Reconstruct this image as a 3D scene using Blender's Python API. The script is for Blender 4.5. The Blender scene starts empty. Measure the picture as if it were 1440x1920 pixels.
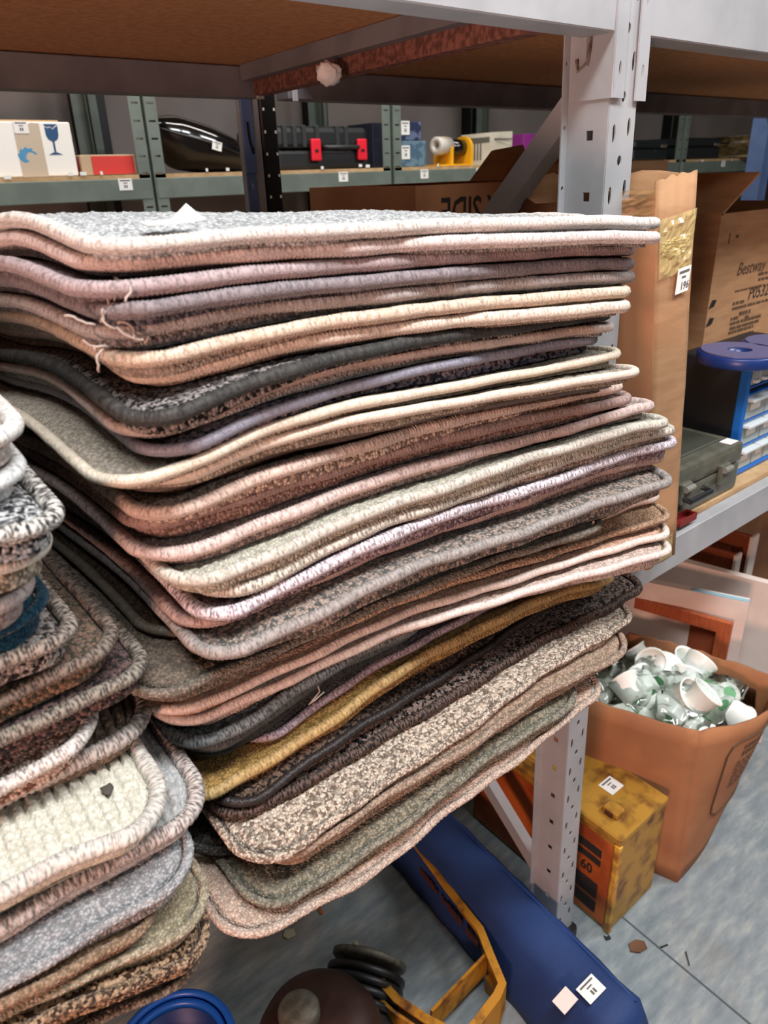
import bpy, bmesh, math, random
import numpy as np
from mathutils import Vector, Matrix

random.seed(7)
rng = np.random.default_rng(11)
scene = bpy.context.scene
COL = scene.collection

# ------------------------------------------------------------------ camera
W_PX, H_PX = 1440, 1920
FPX, PITCH, ROLL, HEAD = 1378.4, 0.42910, -0.034864, 0.674374
CAM_H = 1.45
cp, sp_, ch, sh = math.cos(PITCH), math.sin(PITCH), math.cos(HEAD), math.sin(HEAD)
FW = Vector((sh * cp, ch * cp, -sp_))
RT0 = Vector((ch, -sh, 0))
UP0 = RT0.cross(FW)
RT = RT0 * math.cos(ROLL) + UP0 * math.sin(ROLL)
UP = -RT0 * math.sin(ROLL) + UP0 * math.cos(ROLL)
cam_data = bpy.data.cameras.new('camera')
cam = bpy.data.objects.new('camera', cam_data)
COL.objects.link(cam)
m4 = Matrix((RT, UP, -FW)).transposed().to_4x4()
m4.translation = Vector((0, 0, CAM_H))
cam.matrix_world = m4
cam_data.sensor_fit = 'VERTICAL'
cam_data.sensor_height = 36.0
cam_data.lens = 36.0 * FPX / H_PX
cam_data.clip_start = 0.02
cam_data.dof.use_dof = True
cam_data.dof.focus_distance = 0.85
cam_data.dof.aperture_fstop = 9.0
scene.camera = cam

def at(px, py, ax, val):
    """point where the sight line of a photo pixel meets the plane axis=val (0 x, 1 y, 2 z)"""
    d = FW + RT * ((px - 720) / FPX) - UP * ((py - 960) / FPX)
    o = Vector((0, 0, CAM_H))
    return o + d * ((val - o[ax]) / d[ax])

# ------------------------------------------------------------------ world, lights, exposure
world = bpy.data.worlds.new('world')
scene.world = world
world.use_nodes = True
world.node_tree.nodes['Background'].inputs[0].default_value = (0.55, 0.6, 0.7, 1)
world.node_tree.nodes['Background'].inputs[1].default_value = 0.07
scene.view_settings.view_transform = 'Standard'
scene.view_settings.look = 'None'
scene.view_settings.exposure = 0.16
scene.view_settings.gamma = 1.0
scene.view_settings.use_curve_mapping = False

def area(name, loc, aim, sx, sy, power, color):
    l = bpy.data.lights.new(name, 'AREA')
    l.shape = 'RECTANGLE'; l.size = sx; l.size_y = sy
    l.energy = power; l.color = color
    o = bpy.data.objects.new(name, l)
    COL.objects.link(o)
    o.location = loc
    d = Vector(aim) - Vector(loc)
    o.rotation_euler = d.to_track_quat('-Z', 'Y').to_euler()
    return o
COOL = (0.98, 0.99, 1.0)
area('aisle_tube_light', (0.20, -0.22, 2.85), (0.3, 0.2, 0), 1.5, 0.25, 56, COOL)
area('bay_fill_light', (1.2, -2.0, 2.9), (1.3, 1.0, 1.2), 1.5, 0.25, 10, COOL)  # unseen fill lamp added to lighten the boxes under the upper shelf
area('aisle_tube_light', (2.6, -0.45, 2.85), (2.6, 0.1, 0), 1.5, 0.25, 48, COOL)
area('back_aisle_tube_light', (1.6, 1.95, 2.9), (1.8, 2.6, 1.2), 2.4, 0.2, 34, (1.0, 0.95, 0.88))
area('warm_side_lamp', (-1.35, -0.55, 1.10), (0.8, 0.5, 0.9), 0.30, 0.30, 32, (1.0, 0.55, 0.42))

# ------------------------------------------------------------------ materials
def lin(c):
    return tuple(((v / 255.0) / 12.92 if v / 255.0 <= 0.04045 else ((v / 255.0 + 0.055) / 1.055) ** 2.4) for v in c) + (1,)

_mats = {}
def mat(name, c, rough=0.6, metal=0.0, c2=None, scale=20, fac=(0.4, 0.6), bump=0.0, bscale=200, trans=0.0, alpha=1.0,
        stretch=None, detail=3, coat=0.0, emit=None):
    if name in _mats: return _mats[name]
    m = bpy.data.materials.new(name); m.use_nodes = True
    nt = m.node_tree; b = nt.nodes['Principled BSDF']
    b.inputs['Base Color'].default_value = lin(c)
    b.inputs['Roughness'].default_value = rough
    b.inputs['Metallic'].default_value = metal
    if coat: b.inputs['Coat Weight'].default_value = coat
    if trans: b.inputs['Transmission Weight'].default_value = trans
    if alpha < 1: b.inputs['Alpha'].default_value = alpha
    tc = nt.nodes.new('ShaderNodeTexCoord')
    mp = nt.nodes.new('ShaderNodeMapping'); nt.links.new(tc.outputs['Object'], mp.inputs[0])
    if stretch: mp.inputs['Scale'].default_value = stretch
    if c2:
        n = nt.nodes.new('ShaderNodeTexNoise'); n.inputs['Scale'].default_value = scale; n.inputs['Detail'].default_value = detail
        nt.links.new(mp.outputs[0], n.inputs['Vector'])
        r = nt.nodes.new('ShaderNodeValToRGB')
        r.color_ramp.elements[0].position = fac[0]; r.color_ramp.elements[1].position = fac[1]
        r.color_ramp.elements[0].color = lin(c); r.color_ramp.elements[1].color = lin(c2)
        nt.links.new(n.outputs['Fac'], r.inputs[0]); nt.links.new(r.outputs[0], b.inputs['Base Color'])
    if bump:
        n = nt.nodes.new('ShaderNodeTexNoise'); n.inputs['Scale'].default_value = bscale; n.inputs['Detail'].default_value = 3
        nt.links.new(mp.outputs[0], n.inputs['Vector'])
        bp = nt.nodes.new('ShaderNodeBump'); bp.inputs['Strength'].default_value = bump; bp.inputs['Distance'].default_value = 0.002
        nt.links.new(n.outputs['Fac'], bp.inputs['Height']); nt.links.new(bp.outputs[0], b.inputs['Normal'])
    _mats[name] = m
    return m

def calm(c, k):
    g = (c[0] * .3 + c[1] * .59 + c[2] * .11); return tuple(g + (v - g) * (1 - k) for v in c)

def pile_mat(name, c1, c2, scale=420, contrast=0.12, tuft=1.0):
    """cut or loop pile: speckled yarn colours with tufted relief"""
    m = bpy.data.materials.new(name); m.use_nodes = True
    nt = m.node_tree; b = nt.nodes['Principled BSDF']
    b.inputs['Roughness'].default_value = 0.95
    b.inputs['Specular IOR Level'].default_value = 0.1
    b.inputs['Sheen Weight'].default_value = 0.12
    tc = nt.nodes.new('ShaderNodeTexCoord')
    v = nt.nodes.new('ShaderNodeTexVoronoi'); v.inputs['Scale'].default_value = scale
    nt.links.new(tc.outputs['Object'], v.inputs['Vector'])
    sx = nt.nodes.new('ShaderNodeSeparateColor'); nt.links.new(v.outputs['Color'], sx.inputs[0])
    n = nt.nodes.new('ShaderNodeTexNoise'); n.inputs['Scale'].default_value = 90; n.inputs['Detail'].default_value = 3
    nt.links.new(tc.outputs['Object'], n.inputs['Vector'])
    ad = nt.nodes.new('ShaderNodeMath'); ad.operation = 'MULTIPLY_ADD'; ad.inputs[1].default_value = 0.32
    nt.links.new(n.outputs['Fac'], ad.inputs[0])
    hf = nt.nodes.new('ShaderNodeMath'); hf.operation = 'MULTIPLY_ADD'; hf.inputs[1].default_value = 0.8; hf.inputs[2].default_value = -0.06
    nt.links.new(sx.outputs[0], hf.inputs[0]); nt.links.new(hf.outputs[0], ad.inputs[2])
    r = nt.nodes.new('ShaderNodeValToRGB')
    r.color_ramp.elements[0].position = 0.5 - contrast; r.color_ramp.elements[1].position = 0.5 + contrast
    r.color_ramp.elements[0].color = lin(c1); r.color_ramp.elements[1].color = lin(c2)
    nt.links.new(ad.outputs[0], r.inputs[0])
    mr = nt.nodes.new('ShaderNodeMapRange'); mr.inputs['From Min'].default_value = 0.1; mr.inputs['From Max'].default_value = 0.75
    mr.inputs['To Min'].default_value = 1.10; mr.inputs['To Max'].default_value = 0.50
    nt.links.new(v.outputs['Distance'], mr.inputs['Value'])
    mx = nt.nodes.new('ShaderNodeMix'); mx.data_type = 'RGBA'; mx.blend_type = 'MULTIPLY'; mx.inputs[0].default_value = 0.75 * tuft
    nt.links.new(r.outputs[0], mx.inputs[6]); nt.links.new(mr.outputs[0], mx.inputs[7])
    nt.links.new(mx.outputs[2], b.inputs['Base Color'])
    bp = nt.nodes.new('ShaderNodeBump'); bp.inputs['Strength'].default_value = 0.75 * tuft; bp.inputs['Distance'].default_value = 0.0022
    bp.invert = True
    nt.links.new(v.outputs['Distance'], bp.inputs['Height'])
    nt.links.new(bp.outputs[0], b.inputs['Normal'])
    return m

def thread_mat(name, c1, c2, contrast=0.15, vscale=90, gloss=0.6, groove=0.45):
    """wound edging yarn: UV u runs along the edge in metres"""
    m = bpy.data.materials.new(name); m.use_nodes = True
    nt = m.node_tree; b = nt.nodes['Principled BSDF']
    b.inputs['Roughness'].default_value = gloss
    b.inputs['Specular IOR Level'].default_value = 0.3
    uv = nt.nodes.new('ShaderNodeUVMap')
    mp = nt.nodes.new('ShaderNodeMapping'); mp.inputs['Scale'].default_value = (1, 0.012, 1)
    nt.links.new(uv.outputs[0], mp.inputs[0])
    n = nt.nodes.new('ShaderNodeTexNoise'); n.inputs['Scale'].default_value = vscale; n.inputs['Detail'].default_value = 2
    nt.links.new(mp.outputs[0], n.inputs['Vector'])
    r = nt.nodes.new('ShaderNodeValToRGB')
    r.color_ramp.elements[0].position = 0.5 - contrast; r.color_ramp.elements[1].position = 0.5 + contrast
    r.color_ramp.elements[0].color = lin(c1); r.color_ramp.elements[1].color = lin(c2)
    nt.links.new(n.outputs['Fac'], r.inputs[0])
    w = nt.nodes.new('ShaderNodeTexNoise'); w.inputs['Scale'].default_value = 520; w.inputs['Detail'].default_value = 1
    nt.links.new(mp.outputs[0], w.inputs['Vector'])
    mr = nt.nodes.new('ShaderNodeMapRange'); mr.inputs['From Min'].default_value = 0.3; mr.inputs['From Max'].default_value = 0.55
    mr.inputs['To Min'].default_value = 1.0 - groove; mr.inputs['To Max'].default_value = 1.0
    nt.links.new(w.outputs['Fac'], mr.inputs['Value'])
    mx = nt.nodes.new('ShaderNodeMix'); mx.data_type = 'RGBA'; mx.blend_type = 'MULTIPLY'; mx.inputs[0].default_value = 1.0
    nt.links.new(r.outputs[0], mx.inputs[6]); nt.links.new(mr.outputs[0], mx.inputs[7])
    nt.links.new(mx.outputs[2], b.inputs['Base Color'])
    bp = nt.nodes.new('ShaderNodeBump'); bp.inputs['Strength'].default_value = 0.9; bp.inputs['Distance'].default_value = 0.0012
    nt.links.new(w.outputs['Fac'], bp.inputs['Height']); nt.links.new(bp.outputs[0], b.inputs['Normal'])
    return m

M_RACK = mat('pale_grey_rack_paint', (158, 160, 163), 0.45, 0.1, c2=(172, 173, 176), scale=9, bump=0.15, bscale=60)
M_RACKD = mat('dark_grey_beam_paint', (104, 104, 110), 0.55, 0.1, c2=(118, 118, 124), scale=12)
M_GREEN = mat('green_grey_rack_paint', (98, 108, 100), 0.45, 0.1, c2=(108, 118, 110), scale=14)
M_BLUEM = mat('blue_rack_paint', (92, 122, 176), 0.5, 0.1, c2=(102, 132, 186), scale=16)
M_BLACKM = mat('black_rack_paint', (20, 20, 22), 0.4, 0.2)
M_ZINC = mat('worn_zinc', (150, 140, 132), 0.4, 0.6, c2=(90, 70, 60), scale=60)
M_RUST = mat('rusty_red_bar', (96, 60, 50), 0.7, 0.1, c2=(140, 92, 80), scale=120, bump=0.3)
M_CHIP = mat('raw_chipboard', (172, 122, 80), 0.85, c2=(190, 138, 94), scale=90, bump=0.2, detail=6)
M_SHELFTOP = mat('shelf_chipboard_top', (190, 158, 118), 0.8, c2=(172, 140, 100), scale=25, bump=0.1)
M_CARD = mat('brown_cardboard', (172, 130, 92), 0.85, c2=(160, 118, 82), scale=10, bump=0.12, bscale=90, stretch=(1, 1, 6))
M_CARD2 = mat('orange_brown_cardboard', (166, 112, 74), 0.85, c2=(152, 100, 66), scale=8, bump=0.12, bscale=80)
M_CARDD = mat('dark_cardboard', (110, 76, 50), 0.85, c2=(96, 64, 42), scale=10)
M_CARDE = mat('cardboard_cut_edge', (206, 172, 128), 0.9)
M_PRINT = mat('black_print', (34, 26, 22), 0.8)
M_PRINTB = mat('brown_print', (84, 60, 40), 0.85)
M_PAPER = mat('white_paper', (232, 232, 228), 0.6)
M_INK = mat('grey_ink', (96, 92, 92), 0.7)
M_BLACKP = mat('black_plastic', (26, 27, 29), 0.45)
M_BLACKG = mat('glossy_black_plastic', (10, 10, 11), 0.12, coat=0.6)
M_REDP = mat('red_plastic', (225, 30, 50), 0.4)
M_YELP = mat('yellow_plastic', (236, 172, 26), 0.4)
M_TAPE = mat('brown_packing_tape', (172, 150, 100), 0.18, coat=0.5, c2=(150, 122, 80), scale=14, bump=0.5, bscale=30)

# ------------------------------------------------------------------ object helpers
def link(o, parent=None):
    COL.objects.link(o)
    if parent is not None:
        o.parent = parent
    return o

def thing(name, label, cat, loc=(0, 0, 0), group=None, rotz=0.0):
    o = bpy.data.objects.new(name, None)
    COL.objects.link(o)
    o.empty_display_size = 0.05
    o.location = loc; o.rotation_euler = (0, 0, rotz)
    o['label'] = label; o['category'] = cat
    if group: o['group'] = group
    return o

def tag(o, label, cat, group=None):
    o['label'] = label; o['category'] = cat
    if group: o['group'] = group
    return o

def origin_of(parent):
    v = Vector((0, 0, 0)); p = parent
    while p is not None:
        v += Vector(p.location); p = p.parent
    return v

def obj(name, bm, m, parent=None, smooth=False, loc=None):
    """bmesh given in world coordinates -> one mesh object (verts made local to its parent, or to loc)"""
    o0 = origin_of(parent)
    if parent is None and loc is not None: o0 = Vector(loc)
    me = bpy.data.meshes.new(name)
    for v in bm.verts: v.co -= o0
    bm.normal_update()
    bm.to_mesh(me); bm.free()
    ms = m if isinstance(m, (list, tuple)) else [m]
    for x in ms: me.materials.append(x)
    if smooth:
        for p in me.polygons: p.use_smooth = True
    o = bpy.data.objects.new(name, me)
    link(o, parent)
    if parent is None and loc is not None: o.location = loc
    return o

def struct(name, bm, m):
    o = obj(name, bm, m); o['kind'] = 'structure'; return o

def box(bm, lo, hi, bev=0.0, M=None, segs=1):
    lo = Vector(lo); hi = Vector(hi)
    r = bmesh.ops.create_cube(bm, size=1.0)
    c = (lo + hi) / 2; s = hi - lo
    for v in r['verts']:
        v.co = Vector((v.co.x * s.x, v.co.y * s.y, v.co.z * s.z)) + c
    vs = r['verts']
    if bev > 0:
        es = list({e for v in vs for e in v.link_edges})
        rr = bmesh.ops.bevel(bm, geom=es, offset=bev, segments=segs, affect='EDGES', profile=0.6)
        vs = list({v for f in rr['faces'] for v in f.verts} | {v for v in vs if v.is_valid})
    if M is not None:
        for v in vs: v.co = M @ v.co
    return vs

def nbm(): return bmesh.new()

def bx(name, lo, hi, m, parent=None, bev=0.0, M=None, segs=1):
    bm = nbm(); box(bm, lo, hi, bev, M, segs)
    return obj(name, bm, m, parent)

def hexa(bm, b, t):
    """solid from 4 bottom and 4 top points, counter-clockwise from above"""
    vb = [bm.verts.new(p) for p in b]; vt = [bm.verts.new(p) for p in t]
    n = len(b)
    bm.faces.new(vb[::-1]); bm.faces.new(vt)
    for i in range(n):
        bm.faces.new((vb[i], vb[(i + 1) % n], vt[(i + 1) % n], vt[i]))
    return vb + vt

def bar(bm, a, b, w, h, up=(0, 0, 1)):
    """rectangular bar from a to b"""
    a = Vector(a); b = Vector(b); d = (b - a).normalized(); u = Vector(up)
    s = d.cross(u).normalized(); u = s.cross(d).normalized()
    q = [(-1, -1), (1, -1), (1, 1), (-1, 1)]
    va = [bm.verts.new(a + s * (x * w / 2) + u * (y * h / 2)) for x, y in q]
    vb = [bm.verts.new(b + s * (x * w / 2) + u * (y * h / 2)) for x, y in q]
    bm.faces.new(va); bm.faces.new(vb[::-1])
    for i in range(4):
        bm.faces.new((va[(i + 1) % 4], va[i], vb[i], vb[(i + 1) % 4]))

def tube(bm, pts, r, n=8, cap=True):
    pts = [Vector(p) for p in pts]
    rings = []; prev = None
    for i, p in enumerate(pts):
        d = (pts[min(i + 1, len(pts) - 1)] - pts[max(i - 1, 0)]).normalized()
        if prev is None:
            s = d.orthogonal().normalized()
        else:
            s = (prev - d * prev.dot(d)).normalized()
        prev = s; t = d.cross(s)
        rr = r[i] if isinstance(r, (list, tuple)) else r
        rings.append([bm.verts.new(p + (s * math.cos(a) + t * math.sin(a)) * rr) for a in [2 * math.pi * k / n for k in range(n)]])
    for a, b in zip(rings, rings[1:]):
        for k in range(n):
            bm.faces.new((a[k], a[(k + 1) % n], b[(k + 1) % n], b[k]))
    if cap:
        bm.faces.new(rings[0][::-1]); bm.faces.new(rings[-1])

def lathe(bm, prof, c, n=32, axis=(0, 0, 1), close=False):
    """prof: list of (radius, height)"""
    ax = Vector(axis).normalized(); s = ax.orthogonal().normalized(); t = ax.cross(s); c = Vector(c)
    rings = []
    for r, h in prof:
        if r < 1e-6:
            rings.append([bm.verts.new(c + ax * h)])
        else:
            rings.append([bm.verts.new(c + ax * h + (s * math.cos(2 * math.pi * k / n) + t * math.sin(2 * math.pi * k / n)) * r) for k in range(n)])
    prs = list(zip(rings, rings[1:]))
    if close: prs.append((rings[-1], rings[0]))
    for a, b in prs:
        for k in range(n):
            k2 = (k + 1) % n
            if len(a) == 1 and len(b) == 1: continue
            if len(a) == 1: bm.faces.new((a[0], b[k2], b[k]))
            elif len(b) == 1: bm.faces.new((a[k], a[k2], b[0]))
            else: bm.faces.new((a[k], a[k2], b[k2], b[k]))
    bmesh.ops.recalc_face_normals(bm, faces=bm.faces)

def prism(bm, poly, O, ex, ey, depth):
    """2D polygon in the frame (O,ex,ey), extruded by depth along ex x ey"""
    O = Vector(O); ex = Vector(ex).normalized(); ey = Vector(ey).normalized(); n = ex.cross(ey)
    a = [bm.verts.new(O + ex * x + ey * y) for x, y in poly]
    b = [bm.verts.new(O + ex * x + ey * y + n * depth) for x, y in poly]
    k = len(poly)
    bm.faces.new(a[::-1]); bm.faces.new(b)
    for i in range(k):
        bm.faces.new((a[i], a[(i + 1) % k], b[(i + 1) % k], b[i]))
    bmesh.ops.recalc_face_normals(bm, faces=bm.faces)

def text(name, body, size, O, ex, ey, m, parent, bold=0.0, sx=1.0, slant=0.0):
    cu = bpy.data.curves.new(name, 'FONT'); cu.body = body; cu.size = size
    cu.offset = bold * size; cu.resolution_u = 2; cu.shear = slant
    o = bpy.data.objects.new(name, cu); COL.objects.link(o)
    dg = bpy.context.evaluated_depsgraph_get()
    me = bpy.data.meshes.new_from_object(o.evaluated_get(dg))
    bpy.data.objects.remove(o)
    ex = Vector(ex).normalized(); ey = Vector(ey).normalized(); n = ex.cross(ey)
    w0 = origin_of(parent)
    for v in me.vertices:
        p = v.co
        v.co = Vector(O) + ex * (p.x * sx) + ey * p.y + n * 0.0006 - w0
    me.materials.clear(); me.materials.append(m)
    t = bpy.data.objects.new(name, me); link(t, parent)
    return t

def sticker(parent, O, ex, ey, w, h, num=None, label=None):
    """white lot sticker with small print"""
    O = Vector(O); ex = Vector(ex).normalized(); ey = Vector(ey).normalized(); n = ex.cross(ey)
    bm = nbm(); prism(bm, [(0, 0), (w, 0), (w, h), (0, h)], O + n * 0.0004, ex, ey, 0.0006)
    s = obj('lot_sticker', bm, M_PAPER, parent)
    bm = nbm()
    for a, b, y0, y1 in ((.12, .88, .78, .88), (.35, .65, .58, .66)):
        prism(bm, [(a * w, y0 * h), (b * w, y0 * h), (b * w, y1 * h), (a * w, y1 * h)], O + n * 0.001, ex, ey, 0.0003)
    if not num:
        for a in (.38, .53):
            prism(bm, [(a * w, .2 * h), ((a + .1) * w, .2 * h), ((a + .1) * w, .46 * h), (a * w, .46 * h)], O + n * 0.001, ex, ey, 0.0003)
    obj('small_print', bm, M_INK, parent)
    if num:
        text('lot_number', num, h * 0.42, O + ex * (w * .3) + ey * (h * .14) + n * .0008, ex, ey, M_INK, parent, bold=.02)
    return s

def perforated(bm, O, ex, ez, cols, z0, z1):
    """sheet in frame (O,ex,ez): cols = [(x0,x1,[(cx,cz,half_w,half_h,kind)])] sorted by cz"""
    O = Vector(O); ex = Vector(ex); ez = Vector(ez)
    def P(x, z): return O + ex * x + ez * z
    N = 16
    for x0, x1, holes in cols:
        zs = [z0] + [(holes[i][1] + holes[i + 1][1]) / 2 for i in range(len(holes) - 1)] + [z1]
        if not holes:
            bm.faces.new([bm.verts.new(P(*q)) for q in ((x0, z0), (x1, z0), (x1, z1), (x0, z1))]); continue
        for (cx, cz, hw, hh, kind), a, b in zip(holes, zs, zs[1:]):
            out = []; inn = []
            for side in range(4):
                for k in range(4):
                    t = k / 4.0
                    if side == 0: q = (x0 + (x1 - x0) * t, a); u = (-1 + 2 * t, -1)
                    elif side == 1: q = (x1, a + (b - a) * t); u = (1, -1 + 2 * t)
                    elif side == 2: q = (x1 - (x1 - x0) * t, b); u = (1 - 2 * t, 1)
                    else: q = (x0, b - (b - a) * t); u = (-1, 1 - 2 * t)
                    out.append(bm.verts.new(P(*q)))
                    if kind == 'oval':
                        L = math.hypot(*u); u = (u[0] / L, u[1] / L)
                    inn.append(bm.verts.new(P(cx + u[0] * hw, cz + u[1] * hh)))
            for k in range(N):
                bm.faces.new((out[k], out[(k + 1) % N], inn[(k + 1) % N], inn[k]))

def solid(o, t, off=-1):
    md = o.modifiers.new('sheet_thickness', 'SOLIDIFY'); md.thickness = t; md.offset = off
    return o

# ------------------------------------------------------------------ the setting
YF, YB = 0.575, 1.36          # front and back faces of the near rack
SH = 0.872                    # top of its loaded shelf
M_FLOOR = None
def floor_mat():
    m = bpy.data.materials.new('scuffed_blue_grey_vinyl'); m.use_nodes = True
    nt = m.node_tree; b = nt.nodes['Principled BSDF']; b.inputs['Roughness'].default_value = 0.5
    tc = nt.nodes.new('ShaderNodeTexCoord')
    mp = nt.nodes.new('ShaderNodeMapping'); mp.inputs['Scale'].default_value = (1.0, 3.4, 1)
    mp.inputs['Rotation'].default_value = (0, 0, math.radians(18))
    nt.links.new(tc.outputs['Object'], mp.inputs[0])
    n = nt.nodes.new('ShaderNodeTexNoise'); n.inputs['Scale'].default_value = 13; n.inputs['Detail'].default_value = 9; n.inputs['Roughness'].default_value = .62
    nt.links.new(mp.outputs[0], n.inputs['Vector'])
    r = nt.nodes.new('ShaderNodeValToRGB'); e = r.color_ramp.elements
    e[0].position = .28; e[0].color = lin((104, 116, 124)); e[1].position = .74; e[1].color = lin((160, 166, 162))
    x = r.color_ramp.elements.new(.5); x.color = lin((128, 138, 142))
    nt.links.new(n.outputs['Fac'], r.inputs[0])
    n2 = nt.nodes.new('ShaderNodeTexNoise'); n2.inputs['Scale'].default_value = 3.2; n2.inputs['Detail'].default_value = 4
    nt.links.new(tc.outputs['Object'], n2.inputs['Vector'])
    r2 = nt.nodes.new('ShaderNodeValToRGB'); r2.color_ramp.elements[0].position = .55; r2.color_ramp.elements[1].position = .72
    r2.color_ramp.elements[0].color = (0, 0, 0, 1); r2.color_ramp.elements[1].color = (.55, .55, .55, 1)
    nt.links.new(n2.outputs['Fac'], r2.inputs[0])
    mx = nt.nodes.new('ShaderNodeMix'); mx.data_type = 'RGBA'
    nt.links.new(r2.outputs[0], mx.inputs[0]); nt.links.new(r.outputs[0], mx.inputs[6]); mx.inputs[7].default_value = lin((126, 112, 92))
    nt.links.new(mx.outputs[2], b.inputs['Base Color'])
    return m
M_FLOOR = floor_mat()
bm = nbm(); box(bm, (-3, -3, -0.1), (8, 3.2, 0)); fl = struct('floor', bm, M_FLOOR)
# welded seam in the vinyl
a_ = at(1215, 1760, 2, 0); b_ = at(1400, 1915, 2, 0); d_ = (b_ - a_).normalized()
bm = nbm(); bar(bm, a_ - d_ * 0.25 + Vector((0, 0, -.0012)), b_ + d_ * 1.5 + Vector((0, 0, -.0012)), 0.004, 0.004)
o = obj('floor_seam', bm, mat('seam_dirt', (70, 80, 86), .7), fl)
M_WALL = mat('grey_painted_wall', (132, 124, 120), 0.8, c2=(146, 138, 134), scale=2.5, bump=0.1, bscale=30)
M_WALLF = mat('pale_painted_wall', (150, 138, 128), 0.8)
bm = nbm(); box(bm, (-3, 3.2, 0), (8, 3.3, 3.2)); struct('wall_back', bm, M_WALL)
bm = nbm(); box(bm, (8, -3, 0), (8.1, 3.3, 3.2)); struct('wall_right', bm, M_WALL)
bm = nbm(); box(bm, (-3.1, -3, 0), (-3, 3.3, 3.2)); struct('wall_left', bm, M_WALLF)
bm = nbm(); box(bm, (-3, -3.1, 0), (8, -3, 3.2)); struct('wall_front', bm, M_WALLF)
bm = nbm(); box(bm, (-3, -3, 3.2), (8, 3.2, 3.3)); struct('ceiling', bm, mat('white_ceiling', (200, 198, 192), .9))
k = 1
for x0, x1 in ((150, 172), (187, 205), (586, 617), (884, 909), (1260, 1277)):
    xa = at(x0, 240, 1, 3.12)[0]; xb = at(x1, 240, 1, 3.12)[0]
    bm = nbm(); box(bm, (xa, 3.12, 0), (xb, 3.2, 3.2), .004)
    struct('trim_%d' % k, bm, M_BLACKM); k += 1

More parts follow.
